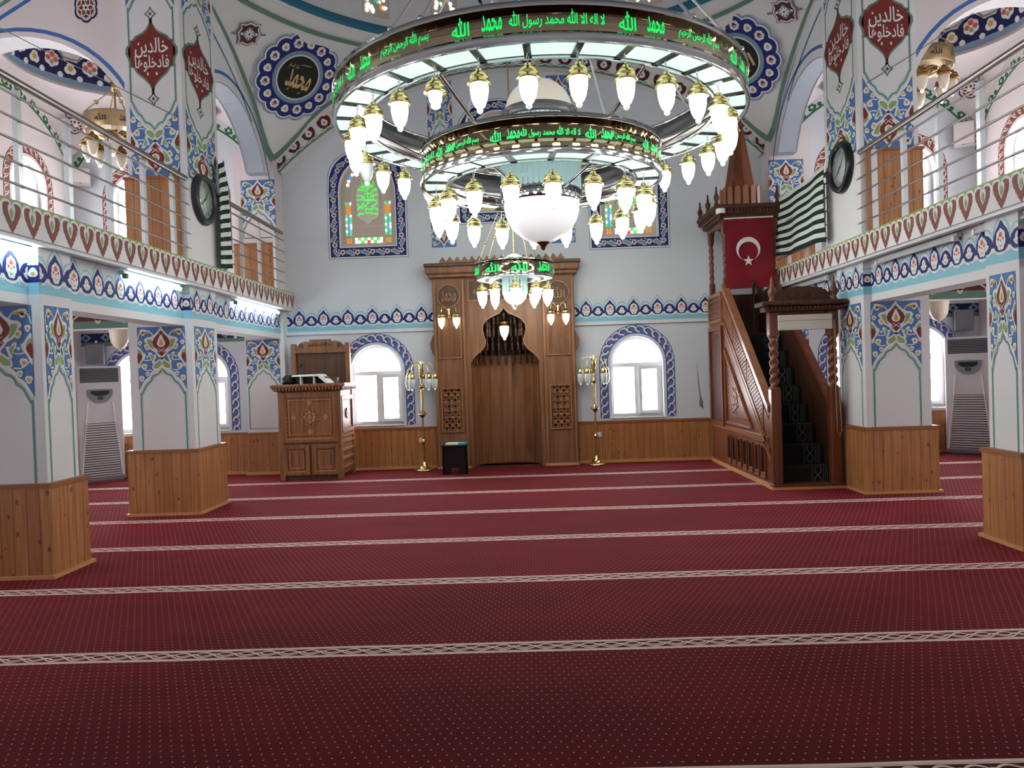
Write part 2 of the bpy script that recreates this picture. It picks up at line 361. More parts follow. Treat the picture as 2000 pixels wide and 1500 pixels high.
def panel_pat():
    # arabesque panel in drawing units: centre x = 0, y down from 0; 612 units to a metre
    P = []; c = 1 / 612
    def S(pts): return [(x * c, -y * c) for x, y in pts]
    edge = [(0, 288), (18, 312), (42, 332), (72, 338), (92, 356), (104, 384), (122, 394), (146, 412), (166, 446), (190, 486)]
    PL(P, 'outline', 0, S([(-199, -3), (199, -3)] + [(199, 488)] + [(x + 3, y - 2) for x, y in reversed(edge)] + [(-x - 3, y - 2) for x, y in edge[1:]] + [(-199, 488)]))
    PL(P, 'blue', 1, S([(-196, 0), (196, 0), (196, 484)] + list(reversed(edge)) + [(-x, y) for x, y in edge[1:]] + [(-196, 484)]))
    full = [(-x, y) for x, y in reversed(edge)] + edge[1:]
    PS(P, 'paint_white', 2, S(full), .026)
    PS(P, 'teal', 3, S([(x * .94, y + 32) for x, y in full]), .02)
    # stems
    for s in (-1, 1):
        for pts in ([(58, 78), (92, 34), (140, 22), (180, 48), (196, 96)], [(196, 262), (176, 300), (130, 330), (84, 328)], [(0, 215), (36, 182), (70, 150)], [(70, 225), (100, 252), (150, 250)]):
            PS(P, 'paint_white', 2, S(cr([(s * x, y) for x, y in pts], 4, False)), .013)
        f = lambda pts: S(cr([(s * x, y) for x, y in pts], 3))
        PL(P, 'paint_white', 3, f([(10, 10), (44, 48), (84, 72), (126, 80), (142, 104), (122, 124), (116, 152), (86, 174), (54, 194), (22, 228), (0, 238), (0, 8)]))
        PL(P, 'leaf', 4, f([(80, 96), (116, 96), (110, 120), (90, 152), (60, 172), (78, 134)]))
        PL(P, 'paint_white', 3, f([(44, 212), (72, 214), (86, 196), (110, 192), (104, 222), (86, 244), (80, 276), (66, 282), (58, 254)]))
        PL(P, 'leaf', 4, f([(64, 222), (84, 212), (98, 204), (90, 226), (76, 258)]))
        PL(P, 'paint_white', 3, f([(197, 150), (168, 170), (152, 192), (132, 206), (140, 236), (164, 262), (184, 300), (197, 306)]))
        PL(P, 'leaf', 4, f([(196, 168), (172, 184), (160, 206), (176, 208), (196, 196)])); PL(P, 'maroon', 5, f([(197, 200), (170, 210), (162, 226), (174, 254), (197, 280)]))
        PL(P, 'paint_white', 3, f([(0, 206), (14, 238), (44, 262), (70, 276), (82, 306), (70, 328), (36, 326), (14, 306), (0, 290)]))
        PL(P, 'leaf', 4, f([(4, 280), (18, 258), (40, 272), (64, 290), (66, 314), (36, 314), (14, 298)]))
        for x, y, r, a in ((118, 148, 26, 0), (150, 36, 28, 0), (146, 300, 26, 0), (172, 392, 24, 0), (122, 358, 20, 0), (176, 118, 20, 0)):
            PL(P, 'paint_white', 4, S(petal(s * x, y, r, 3, .3, 18))); PL(P, 'yellow', 5, S(petal(s * x, y + 2, r * .5, 3, .3, 9)))
        PL(P, 'yellow', 5, f([(96, 34), (130, 30), (160, 44), (172, 56), (140, 46), (104, 46)]))
        PL(P, 'paint_white', 3, S(circ(s * 118, 226, 10, 8))); PL(P, 'paint_white', 3, S(circ(s * 168, 26, 8, 8)))
    PL(P, 'maroon', 5, S([(0, 24), (26, 54), (58, 84), (74, 116), (66, 146), (42, 166), (24, 180), (38, 194), (0, 226), (-38, 194), (-24, 180), (-42, 166), (-66, 146), (-74, 116), (-58, 84), (-26, 54)]))
    PS(P, 'paint_white', 6, S([(-30, 160), (30, 196)]), .007); PS(P, 'paint_white', 6, S([(30, 160), (-30, 196)]), .007); PS(P, 'paint_white', 6, S([(-14, 52), (0, 66), (14, 52)]), .006)
    PL(P, 'paint_white', 6, S(cr([(0, 58), (26, 102), (34, 128), (17, 150), (-17, 150), (-34, 128), (-26, 102)], 3)))
    PL(P, 'yellow', 7, S(cr([(0, 94), (15, 122), (10, 140), (-10, 140), (-15, 122)], 3)))
    PL(P, 'paint_white', 4, S(circ(0, 222, 13, 10)))
    return P
PANEL_PAT = panel_pat()
def pillar_face(mb, T, hw, ztop, zbot, up=False, frame=None):
    """arabesque panel on a face; hw = half width of the panel, frame = z where the teal frame line ends"""
    s = hw / (196 / 612)
    if not up:
        stamp(mb, clip_u(shift(PANEL_PAT, 0, ztop, s, 1), -hw - .005, hw + .005), T)
        if frame is not None:
            for x in (-hw * .94, hw * .94): stamp(mb, [('teal', 1, [(x - .01, frame), (x + .01, frame), (x + .01, ztop - .82), (x - .01, ztop - .82)])], T)
    else:
        stamp(mb, clip_u(shift(PANEL_PAT, 0, zbot, s, -1.1), -hw - .005, hw + .005), T)
        for x in (-hw * .94, hw * .94): stamp(mb, [('green_grey', 1, [(x - .01, zbot + .92), (x + .01, zbot + .92), (x + .01, zbot + 2.1), (x - .01, zbot + 2.1)])], T)
def fascia_cell(p):
    P = []; s = p / .265
    o = [(0, -.155), (.024, -.12), (.036, -.112), (.05, -.08), (.066, -.068), (.078, -.035), (.096, -.02), (.104, .02), (.114, .04), (.108, .068), (.088, .084), (.05, .09), (.026, .08), (.046, .06), (.05, .032), (.042, .002), (.03, -.028), (.014, -.052), (0, -.074)]
    o = o + [(-x, y) for x, y in reversed(o[1:-1])]
    PL(P, 'brownred', 2, [(x * s, y) for x, y in o])
    PL(P, 'leaf', 2, cr([(0, .05), (.02, .012), (.013, -.02), (0, -.038), (-.013, -.02), (-.02, .012)], 2))
    PL(P, 'leaf', 0, [(-p / 2, .075), (p / 2, .075), (p / 2, .125), (-p / 2, .125)])
    for x in (-p / 2, 0): PL(P, 'wall_white', 1, circ(x + p / 4, .082, .06, 10, .03))
    both(P, 'paint_white', 2, [(p * .5 - .018, .02), (p * .5, -.005), (p * .5, .08), (p * .5 - .02, .06)])
    return P
def chain_cell(w, l, bg, bg2, a, b):
    P = []; h = w / 2
    PL(P, bg, 0, [(0, -h), (l, -h), (l, h), (0, h)])
    PL(P, bg2, 1, [(0, h), (l, h), (l, h * .84), (0, h * .84)]); PL(P, bg2, 1, [(0, -h), (l, -h), (l, -h * .84), (0, -h * .84)])
    PS(P, a, 2, cr([(l * .02, h * .66), (l * .34, h * .5), (l * .46, 0), (l * .62, -h * .42), (l * .98, -h * .66)], 3, False), w * .15)
    PL(P, b, 2, cr([(l * .62, h * .5), (l * .84, h * .2), (l * .86, -h * .2), (l * .68, 0)], 2))
    PS(P, a, 2, cr([(l * .52, h * .1), (l * .72, h * .62), (l * 1.0, h * .7)], 2, False), w * .1)
    return P
CH_BLUE = (.16, .155, 'violet', 'stripe_blue', 'paint_white', 'maroon'); CH_RED = (.15, .135, 'brownred', 'maroon', 'cream', 'cream')
def u_path(a, z0, zs):                          # inverted U of half width a: s -> (x, z, nx, nz) with outward normal
    L1 = zs - z0; L2 = pi * a
    def f(s):
        if s < L1: return (-a, z0 + s, -1, 0)
        if s < L1 + L2:
            t = pi - (s - L1) / a; return (a * cos(t), zs + a * sin(t), cos(t), sin(t))
        return (a, zs - (s - L1 - L2), 1, 0)
    return f, 2 * L1 + L2
def u_border(mb, T, a, z0, zs, spec):
    f, L = u_path(a, z0, zs); w, l = spec[0], spec[1]; n = round(L / l); l = L / n; cell = chain_cell(w, l, *spec[2:])
    sub = []
    for k, lay, p in cell:                       # subdivide long background edges so that they bend
        sub.append((k, lay, p))
    def TT(i): return lambda u, v, o: (lambda q: T(q[0] + q[2] * v, q[1] + q[3] * v, o))(f(min(max(i * l + u, 0), L - 1e-6)))
    for i in range(n): stamp(mb, sub, TT(i))
def upper_border(mb, T, a, z0, zs, ztop):
    """navy leaf-and-flower frame round a stained window: path goes round the rectangle and a pointed arch"""
    def arch(t): return (-a * cos(pi * t), zs + (ztop - zs) * sin(pi * t) ** .8)
    path = [(-a, z0), (-a, zs)] + [arch(i / 14) for i in range(1, 14)] + [(a, zs), (a, z0), (-a, z0)]
    d = [0]
    for i in range(1, len(path)): d.append(d[-1] + math.dist(path[i - 1], path[i]))
    cx, cz = 0, (z0 + zs) / 2
    def at(s):
        s = s % d[-1]
        i = max(j for j in range(len(d) - 1) if d[j] <= s); t = (s - d[i]) / (d[i + 1] - d[i] + 1e-9)
        A, B = path[i], path[i + 1]; dx, dz = B[0] - A[0], B[1] - A[1]; l = math.hypot(dx, dz)
        return A[0] + dx * t, A[1] + dz * t, -dz / l, dx / l
    w = .082
    def off(k): return [(x + (k if x > .01 else -k if x < -.01 else 0) * (1 if z < zs + 1e-6 else abs(x) / a), z - k if z < z0 + .01 else z + k if z > zs else z) for x, z in path[:-1]]
    for k, lay, oo, oi in (('greyblue', 0, w + .035, w + .022), ('paint_white', 0, w + .022, w), ('navy', 0, w, -w), ('paint_white', 0, -w, -w - .014)):
        A, B = off(oo), off(oi); m_ = len(A); stamp(mb, [(k, lay, [A[i], A[(i + 1) % m_], B[(i + 1) % m_], B[i]]) for i in range(m_)], T)
    n = round(d[-1] / .27); l = d[-1] / n
    C = []
    PL(C, 'paint_white', 5, petal(.0, 0, .05, 5, .22, 20)); PL(C, 'maroon', 6, petal(0, 0, .034, 6, .6, 18)); PL(C, 'greyblue', 5, cr([(.05, .05), (.1, .062), (.14, .03), (.19, .02), (.21, -.03), (.17, -.02), (.14, -.05), (.11, -.02), (.07, -.01)], 2)); PS(C, 'paint_white', 6, cr([(.05, .05), (.1, .062), (.14, .03), (.19, .02), (.21, -.03), (.17, -.02), (.14, -.05), (.11, -.02), (.07, -.01)], 2), .009, True)
    PL(C, 'paint_white', 5, [(.045, -.05), (.09, -.06), (.06, -.03)])
    for i in range(n):
        def TT(u, v, o, i=i):
            x, z, nx, nz = at(i * l + l / 2 + u); return T(x + nx * v, z + nz * v, o)
        stamp(mb, C, TT)
def leaf_cell(p, w):                            # maroon leaf of the big arch band, arc length p, radial height w
    P = []
    o = cr([(0, w * .98), (.05, w * .86), (.1, w * .84), (.125, w * .66), (.11, w * .42), (.075, w * .27), (.02, w * .2), (-.02, w * .2), (-.075, w * .27), (-.11, w * .42), (-.125, w * .66), (-.1, w * .84), (-.05, w * .86)], 2)
    PL(P, 'maroon_dark', 2, o); PL(P, 'paint_white', 3, cr([(0, w * .8), (.05, w * .62), (.055, w * .46), (0, w * .34), (-.055, w * .46), (-.05, w * .62)], 2)); PL(P, 'green_grey', 4, circ(0, w * .54, .02, 8))
    PL(P, 'paint_white', 2, circ(p / 2, w * .24, .035, 8)); PS(P, 'paint_white', 3, cr([(-p / 2, w * .2), (-p / 4, w * .12), (0, w * .2), (p / 4, w * .12), (p / 2, w * .2)], 3, False), .018)
    PL(P, 'green_grey', 0, [(-p / 2, 0), (0, 0), (p / 2, 0), (p / 2, w * .22), (0, w * .22), (-p / 2, w * .22)])
    return P
def vine_cell(p):
    P = []
    PS(P, 'vine', 0, [(-p / 2, 0), (0, 0), (p / 2, 0)], .035)
    o = cr([(.0, .015), (.06, .03), (.085, .075), (.055, .1), (.04, .135), (0, .125), (-.05, .14), (-.045, .1), (-.08, .07), (-.05, .03)], 2)
    PL(P, 'vine', 1, o); PL(P, 'wall_pink_bounce', 2, circ(0, .075, .026, 8)); PL(P, 'vine', 1, circ(p * .42, .05, .04, 8))
    return P
def arc_stamp(mb, T, cx, cz, R, a0, a1, period, cell, sgn=1):
    L = R * abs(a1 - a0); n = max(1, round(L / period)); p = L / n; c = cell(p)
    for i in range(n):
        def TT(u, v, o, i=i):
            a = a0 + (a1 - a0) * ((i + .5) * p + u) / L; return T(cx + (R + sgn * v) * cos(a), cz + (R + sgn * v) * sin(a), o)
        stamp(mb, c, TT)
def arc_line(mb, T, cx, cz, R, a0, a1, w, k, n=24, lay=0):
    pts = [(cx + R * cos(a0 + (a1 - a0) * i / n), cz + R * sin(a0 + (a1 - a0) * i / n)) for i in range(n + 1)]
    P = []; PS(P, k, lay, pts, w); stamp(mb, P, T)
def star_pat(r=.24):
    P = []
    PL(P, 'navy_dark', 0, petal(0, 0, r, 6, .14, 48)); PL(P, 'paint_white', 1, petal(0, 0, r * .84, 6, .14, 48)); PL(P, 'maroon', 2, petal(0, 0, r * .78, 6, .14, 48))
    for i in range(6):
        a = pi / 6 + i * pi / 3; PS(P, 'paint_white', 3, circ(r * .36 * cos(a), r * .36 * sin(a), r * .36, 12), r * .07, True)
    return P
def medal_pat():                                # maroon cartouche of the upper columns, centre 0
    P = []; o = [(0, .43), (.05, .33), (.09, .29), (.17, .245), (.2, .2), (.235, .2), (.235, .16), (.27, .1), (.275, .04), (.25, -.02), (.235, -.1), (.25, -.12), (.2, -.13), (.16, -.2), (.09, -.27), (.04, -.33), (0, -.42)]
    o = [(x * 1.18, y) for x, y in o]; o = o + [(-x, y) for x, y in reversed(o[1:-1])]
    PL(P, 'green_grey', 0, [(x * 1.1, y * 1.08) for x, y in o]); PL(P, 'maroon', 1, o)
    for s in (-1, 1):
        d = [(0, .1), (.03, .045), (.085, 0), (.03, -.045), (0, -.1), (-.03, -.045), (-.085, 0), (-.03, .045)]
        PL(P, 'green_grey', 0, [(x, y + s * .54) for x, y in d]); PL(P, 'paint_white', 1, [(x * .6, y * .6 + s * .54) for x, y in d]); PL(P, 'maroon_dark', 2, [(x * .3, y * .3 + s * .54) for x, y in d]); PL(P, 'green_grey', 0, [(-.02, s * .4), (.02, s * .4), (.02, s * .5), (-.02, s * .5)])
    P += text_pat('خالدين', .45, .25, 'paint_white', 2, .0, .11, bold=.012); P += text_pat('فادخلوها', .46, .21, 'paint_white', 2, .0, -.09, bold=.012)
    for x in (-.06, .06): PL(P, 'paint_white', 2, [(x - .012, -.24), (x + .012, -.24), (x + .008, -.2), (x - .014, -.21)])
    return P
MEDAL = medal_pat(); STAR = star_pat(.17)
def dome_cell(p):                               # floral crown on the small dome, v 0..0.55
    P = []
    PL(P, 'greyblue', 0, [(-p / 2, .0), (p / 2, .0), (p / 2, .14), (-p / 2, .14)])
    PS(P, 'green_grey', 0, [(-p / 2, .40), (-p * .3, .41), (-p * .2, .50), (-p * .14, .54), (0, .61), (p * .14, .54), (p * .2, .50), (p * .3, .41), (p / 2, .40)], .022)
    PL(P, 'navy_dark', 1, [(-p / 2, .1), (-p * .25, .06), (0, .1), (p * .25, .06), (p / 2, .1), (p / 2, .37), (p * .34, .36), (p * .22, .44), (p * .14, .48), (0, .56), (-p * .14, .48), (-p * .22, .44), (-p * .34, .36), (-p / 2, .37)])
    PL(P, 'paint_white', 2, petal(0, .32, .13, 6, .16, 30)); PL(P, 'red', 3, circ(0, .385, .045)); both(P, 'red', 3, circ(.065, .32, .04)); PL(P, 'leaf', 3, circ(0, .27, .036)); both(P, 'navy', 3, circ(.05, .2, .02, 6))
    for c in (-p / 2, p / 2):
        P += clip_u([('paint_white', 2, petal(c, .24, .1, 3, .3, 24)), ('yellow', 3, circ(c, .25, .045))], -p / 2, p / 2)
    both(P, 'paint_white', 2, petal(p * .25, .12, .05, 4, .2, 12))
    return P
# ---------------------------------------------------------------- the room
def plate(mb, outer, holes, T, o0, o1, k, ks=None, back=True):
    loops = [outer] + holes; flat = [p for l in loops for p in l]
    tris = tessellate_polygon([[Vector((p[0], p[1], 0)) for p in l] for l in loops])
    mb.add([T(u, v, o1) for u, v in flat], [tuple(t) for t in tris], k)
    if back: mb.add([T(u, v, o0) for u, v in flat], [tuple(t) for t in tris], k)
    for l in loops:
        n = len(l); mb.add([T(u, v, o1) for u, v in l] + [T(u, v, o0) for u, v in l], [(i, (i + 1) % n, n + (i + 1) % n, n + i) for i in range(n)], ks or k)
def arched(cx, a, z0, zs, zt=None, n=14):
    b = (zt - zs) if zt else a
    return [(cx - a, z0), (cx + a, z0)] + [(cx + a * cos(pi * i / n), zs + b * sin(pi * i / n)) for i in range(n + 1)]
YB, XO = 13.65, 7.97
GZ = (.80, 1.76)           # ground windows: sill, spring
UW = (3.95, 4.98)          # gallery windows
ground = [(-2.67, .44), (1.96, .44), (-6.95, .43), (-5.80, .43), (6.95, .43), (5.80, .43)]
gallery_back = [(-6.85, .43), (-5.8, .43), (6.85, .43), (5.8, .43)]
side_y = [12.37, 10.9, 8.6, 6.4, 4.2, 2.0]  # the pair nearest the viewer is unseen, added to brighten the aisles
side_ground = [10.6, 8.2, 5.6, 3.0, .4]  # unseen aisle windows, added to light the aisle floor and pillar fronts
stained = [(-2.735, .49, 3.99, 4.95, 5.5), (1.905, .49, 3.99, 4.95, 5.5), (-.37, .53, 4.52, 5.66, 6.28)]
# floor and carpet
mb = MB(); mb.box(-8.3, 8.3, -3.8, 14.9, -.2, -.012, 'dull'); struct('floor', mb)
mb = MB(); mb.box(-7.97, 7.97, -3.5, 13.65, -.012, 0, 'carpet'); mb.box(-.96, .23, 13.65, 14.3, -.012, 0, 'carpet')
solo('prayer_carpet', mb, 'dark red dotted prayer carpet with cream interlaced stripes covering the whole floor', 'carpet', (0, 5, 0))
# back (qibla) wall
mb = MB(); hs = [arched(c, a + .02, GZ[0], GZ[1]) for c, a in ground] + [arched(c, a, *UW) for c, a in gallery_back] + [arched(c, a, z0, zs, zt) for c, a, z0, zs, zt in stained]
hs.append([(-.99, 0.), (.26, 0.), (.26, 2.95), (-.99, 2.95)])
plate(mb, [(-XO - .3, 0), (XO + .3, 0), (XO + .3, 8.2), (-XO - .3, 8.2)], hs, TY(0, YB, 0), -.34, 0, 'wall_cool', 'wall_white')
# proud band with the painted frieze, ledge line above
mb.box(-4.25, -1.6, 13.62, 13.65, 2.47, 3.17, 'wall_cool'); mb.box(.88, 4.25, 13.62, 13.65, 2.47, 3.17, 'wall_cool')
frieze(mb, TY(-2.92, 13.62, 2.5), 2.62, .405); frieze(mb, TY(2.56, 13.62, 2.5), 3.36, .405)
mb.box(-4.25, -1.6, 13.6, 13.65, 2.44, 2.475, 'wall_white'); mb.box(.88, 4.25, 13.6, 13.65, 2.44, 2.475, 'wall_white')
for s in (-1, 1):            # aisle part of the frieze (navy crenel band)
    for i in range(9):
        x = s * (5.0 + .36 * i); stamp(mb, [('navy_dark', 0, [(-.18, 0), (.18, 0), (.18, .16), (-.18, .16)]), ('green_grey', 0, [(-.18, -.07), (.18, -.07), (.18, 0), (-.18, 0)]), ('greyblue', 1, [(-.1, .08), (0, .16), (.1, .08), (0, 0)]), ('navy_dark', 2, circ(0, .08, .03, 8)), ('paint_white', 1, circ(.18, .01, .03, 8))], TY(x, YB, 2.44))
# crack beside the minbar
stamp(mb, [('dull', 0, [(0, 0), (.012, -.2), (.03, -.42), (.045, -.6), (.085, -.72), (.09, -.86), (.02, -.8), (.03, -.64), (.012, -.45), (0, -.22)])], TY(3.02, YB, 1.75))
# pointed-arch band of maroon leaves and the painted pilaster strips
AZ, AR_ = .815, 6.145
plate(mb, [(x, AZ + sqrt((AR_ + .30) ** 2 - x * x)) for x in (-4.2 + .3 * i for i in range(29))] + [(-x, AZ + sqrt(AR_ ** 2 - x * x)) for x in (-4.2 + .3 * i for i in range(29))], [], TY(0, 13.55, 0), -.1, .1, 'wall_white')
a1 = math.acos(4.22 / AR_); arc_stamp(mb, TY(0, 13.45, 0), 0, AZ, AR_, pi - a1, a1, .335, lambda p: leaf_cell(p, .30))
for x in (-1.385, .73):
    stamp(mb, clip_u(shift(PANEL_PAT, 0, 0, .67, 1.35), -.22, .22), TY(x, YB, 6.86)); stamp(mb, clip_u(shift(PANEL_PAT, 0, 0, .67, -1.), -.22, .22), TY(x, YB, 3.92))
    for dx in (-.2, .2): stamp(mb, [('outline', 0, [(dx - .008, 4.7), (dx + .008, 4.7), (dx + .008, 5.85), (dx - .008, 5.85)])], TY(x, YB, 0))
for s in (-1, 1):            # green vine and a knot medallion on the gallery lunette
    R = 1.92; a = math.asin(1.68 / R); zc = 6.42 - R
    arc_stamp(mb, TY(s * 6.32, YB, 0), 0, zc, R, pi / 2 + a, pi / 2 - a, .33, vine_cell)
wall_back = struct('wall_back', mb)
# side walls, outside
for s, nm in ((-1, 'left'), (1, 'right')):
    mb = MB(); T = TS(s, XO, 0, 0); sg = -s         # local u runs +Y on the left wall, -Y on the right one
    hs = [arched(sg * y, .43, *UW) for y in side_y] + [arched(sg * y, .45, GZ[0], GZ[1]) for y in side_ground]
    lo, hi = sorted((sg * -3.8, sg * 14.0))
    plate(mb, [(lo, -.1), (hi, -.1), (hi, 8.2), (lo, 8.2)], hs, T, -.3, 0, 'wall_pink_bounce', 'wall_white')
    R = 1.96; a = math.asin(1.76 / R); arc_stamp(mb, TS(s, XO, 11.87, 0), 0, 6.37 - R, R, pi / 2 + a, pi / 2 - a, .33, vine_cell)
    struct('wall_' + nm, mb)
mb = MB(); plate(mb, [(-8.3, -.1), (8.3, -.1), (8.3, 8.2), (-8.3, 8.2)], [arched(c, .45, 4.4, 5.3) for c in (-2, 2)], lambda u, v, o: (u, -3.5 + o, v), -.3, 0, 'wall_white'); struct('wall_rear', mb)
mb = MB(); mb.box(-8, 8, -3.5, 2.3, 2.85, 3.05, 'wall_white'); mb.box(-8, 8, 2.2, 2.3, 3.05, 4.0, 'wall_white'); b = struct('balcony_rear', mb)
# wainscot on the walls
def wains(name, x0, x1, y0, y1, ax):
    mb = MB(); mb.box(x0, x1, y0, y1, 0, .715, 'pine')
    e = .015
    mb.box(x0 - (0 if ax == 'x' else e), x1 + (0 if ax == 'x' else e), y0 - (e if ax == 'x' else 0), y1, .7, .74, 'pine_cap'); mb.box(x0 - (0 if ax == 'x' else e), x1 + (0 if ax == 'x' else e), y0 - (e if ax == 'x' else 0), y1, 0, .05, 'pine_trim')
    struct(name, mb)
wains('trim_1', -4.3, -1.6, 13.6, 13.65, 'x'); wains('trim_2', .86, 4.25, 13.6, 13.65, 'x'); wains('trim_3', -XO, -5.0, 13.6, 13.65, 'x'); wains('trim_4', 5.0, XO, 13.6, 13.65, 'x')
wains('trim_5', -XO, -XO + .05, -3.5, 13.6, 'y'); wains('trim_6', XO - .05, XO, -3.5, 13.6, 'y')
# ---- windows
wn = [0]
def window(cx, a, z0, zs, T, border=None, sash=True, glass='pane'):
    wn[0] += 1; mb = MB(); f = .055; D0, D1 = -.2, -.13
    zt = zs - .05; TT = lambda u, v, o: T(cx + u, v, o)
    n = 14; g = a - f
    topg = [(g * cos(pi * i / n), zt + .045 + (a - f - .0) * sin(pi * i / n) * ((zs + a - f - zt - .045) / g)) for i in range(n + 1)]
    m = .0
    lowL = [(-g, z0 + f), (m - f * .6, z0 + f), (m - f * .6, zt - .03), (-g, zt - .03)]; e = .045
    lowR = [(m + f * .9 + e, z0 + f + e), (g - e, z0 + f + e), (g - e, zt - .03 - e), (m + f * .9 + e, zt - .03 - e)]
    plate(mb, arched(0, a, z0, zs), [topg, lowL, lowR], TT, D0, D1, 'pvc')
    plate(mb, [(m + f * .7, z0 + f * .8), (g + .01, z0 + f * .8), (g + .01, zt - .01), (m + f * .7, zt - .01)], [lowR], TT, D1, D1 + .03, 'pvc')
    mb.add([TT(g - .03, z0 + .5, D1 + .03), TT(g - .01, z0 + .5, D1 + .03), TT(g - .01, z0 + .6, D1 + .05), TT(g - .03, z0 + .6, D1 + .05)], [(0, 1, 2, 3)], 'white')
    w = struct('window_%d' % wn[0], mb)
    for p in (topg, lowL, lowR):
        q = MB(); plate(q, p, [], TT, D0 + .01, D0 + .025, glass); build('pane', q, w)
    q = MB(); plate(q, [(-a - .03, z0 - .025), (a + .03, z0 - .025), (a + .03, z0), (-a - .03, z0)], [], TT, -.13, .03, 'white'); build('sill', q, w)
    if border:
        q = MB(); bw = border[0]; u_border(q, TT, a + .05 + bw / 2, z0 - .02, zs, border); build('painted_border', q, w)
    return w
for c, a in ground: window(c, a + .02, GZ[0], GZ[1], TY(0, YB, 0), CH_BLUE)
for c, a in gallery_back: window(c, a, UW[0], UW[1], TY(0, YB, 0), CH_RED)
for s in (-1, 1):
    T = TS(s, XO, 0, 0)
    for y in side_y: window(-s * y, .43, UW[0], UW[1], T, CH_RED if y > 10 else None)
    for y in side_ground: window(-s * y, .45, GZ[0], GZ[1], T, CH_BLUE if y > 9 else None)
for c in (-2, 2): window(c, .45, 4.4, 5.3, lambda u, v, o: (u, -3.5 + o, v))  # unseen rear windows, added as fill light from behind the viewer
# ---- stained windows of the qibla wall
def stained_window(c, a, z0, zs, zt, seed):
    wn[0] += 1; mb = MB(); rr = random.Random(seed); T = TY(c, YB, 0)
    plate(mb, arched(0, a, z0, zs, zt), [], T, -.2, -.08, 'plaster_tan')
    cart = cr([(0, z0 + .38), (.07, z0 + .46), (.16, z0 + .5), (.2, z0 + .6), (.2, z0 + .95), (.19, zs + .02), (.12, zs + .1), (.06, zs + .16), (0, zs + .28), (-.06, zs + .16), (-.12, zs + .1), (-.19, zs + .02), (-.2, z0 + .95), (-.2, z0 + .6), (-.16, z0 + .5), (-.07, z0 + .46)], 2)
    plate(mb, cart, [], T, -.08, -.065, 'plaster_light'); stamp(mb, [('plaster_light', 0, q) for q in stroke([(-.27, z0 + .36), (.27, z0 + .36), (.27, zs + .1), (-.27, zs + .1)], .01, True)], lambda u, v, o: T(u, v, -.08 + o))
    w = struct('window_%d' % wn[0], mb); q = MB(); Tg = lambda u, v, o: T(u, v, -.078 + o)
    def bit(x, z, dx, dz, k): q.add([Tg(x, z, 0), Tg(x + dx, z, 0), Tg(x + dx, z + dz, 0), Tg(x, z + dz, 0)], [(0, 1, 2, 3)], k)
    for s in (-1, 1):
        x = s * a * .72
        nrow = int((zs - z0 - .3) / .055)
        for i in range(nrow):
            z = z0 + .2 + i * .055
            if abs(i - nrow * .72) < 1.1: bit(x - .05, z, .1, .045, 'glass_amber'); continue
            bit(x - .055, z, .032, .045, 'glass_white' if i % 2 else 'glass_green'); bit(x - .016, z, .032, .045, 'glass_blue'); bit(x + .023, z, .032, .045, 'glass_white' if (i // 2) % 2 else 'glass_green')
        for dx in (-.05, .005):
            for dz in (0, .05): bit(x + dx, z0 + .06 + dz, .042, .042, 'glass_amber')
        for i in range(6):
            t = .25 + i * .17; bit(s * a * .72 * cos(t) - .03, zs + .02 + (zt - zs - .14) * sin(t), .05, .05, rr.choice(['glass_blue', 'glass_white', 'glass_red']))
    for i in range(9):
        x = -.25 + i * .056; k = 'glass_red' if i == 4 else ('glass_green' if i in (2, 6) else 'glass_white')
        bit(x, z0 + .06, .048, .045, k); bit(x, z0 + .115, .048, .045, 'glass_white' if k == 'glass_green' else ('glass_green' if i % 2 else 'glass_white'))
    Tc = lambda u, v, o: T(u, v, -.062 + o)
    for i in range(6):
        zc = z0 + .56 + i * (zs + .1 - z0 - .56) / 6
        for j in range(3):
            x = -.13 + .12 * j + rr.uniform(-.02, .02)
            pts = cr([(x - .05, zc + rr.uniform(-.03, .05)), (x - .02, zc + rr.uniform(-.04, .05)), (x + .03, zc + rr.uniform(-.02, .05)), (x + .06, zc + rr.uniform(0, .06))], 3, False)
            stamp(q, [('glass_green', 0, s_) for s_ in stroke(pts, .022)], Tc)
    stamp(q, text_pat('الله', .22, .2, 'glass_green', 1, 0, z0 + .9) + text_pat('محمد', .26, .16, 'glass_green', 1, 0, z0 + 1.12 if zs - z0 < 1.1 else z0 + 1.2), Tc)
    for x in (-.15, .15):
        for zc in (z0 + .58, zs + .06): stamp(q, [('glass_green', 0, circ(x, zc, .02, 8))], Tc)
    build('stained_glass', q, w)
    q = MB(); upper_border(q, TY(c, YB, 0), a + .105, z0 - .105, zs, zt + .11); build('painted_border', q, w)
for i, sw in enumerate(stained): stained_window(*sw, i)
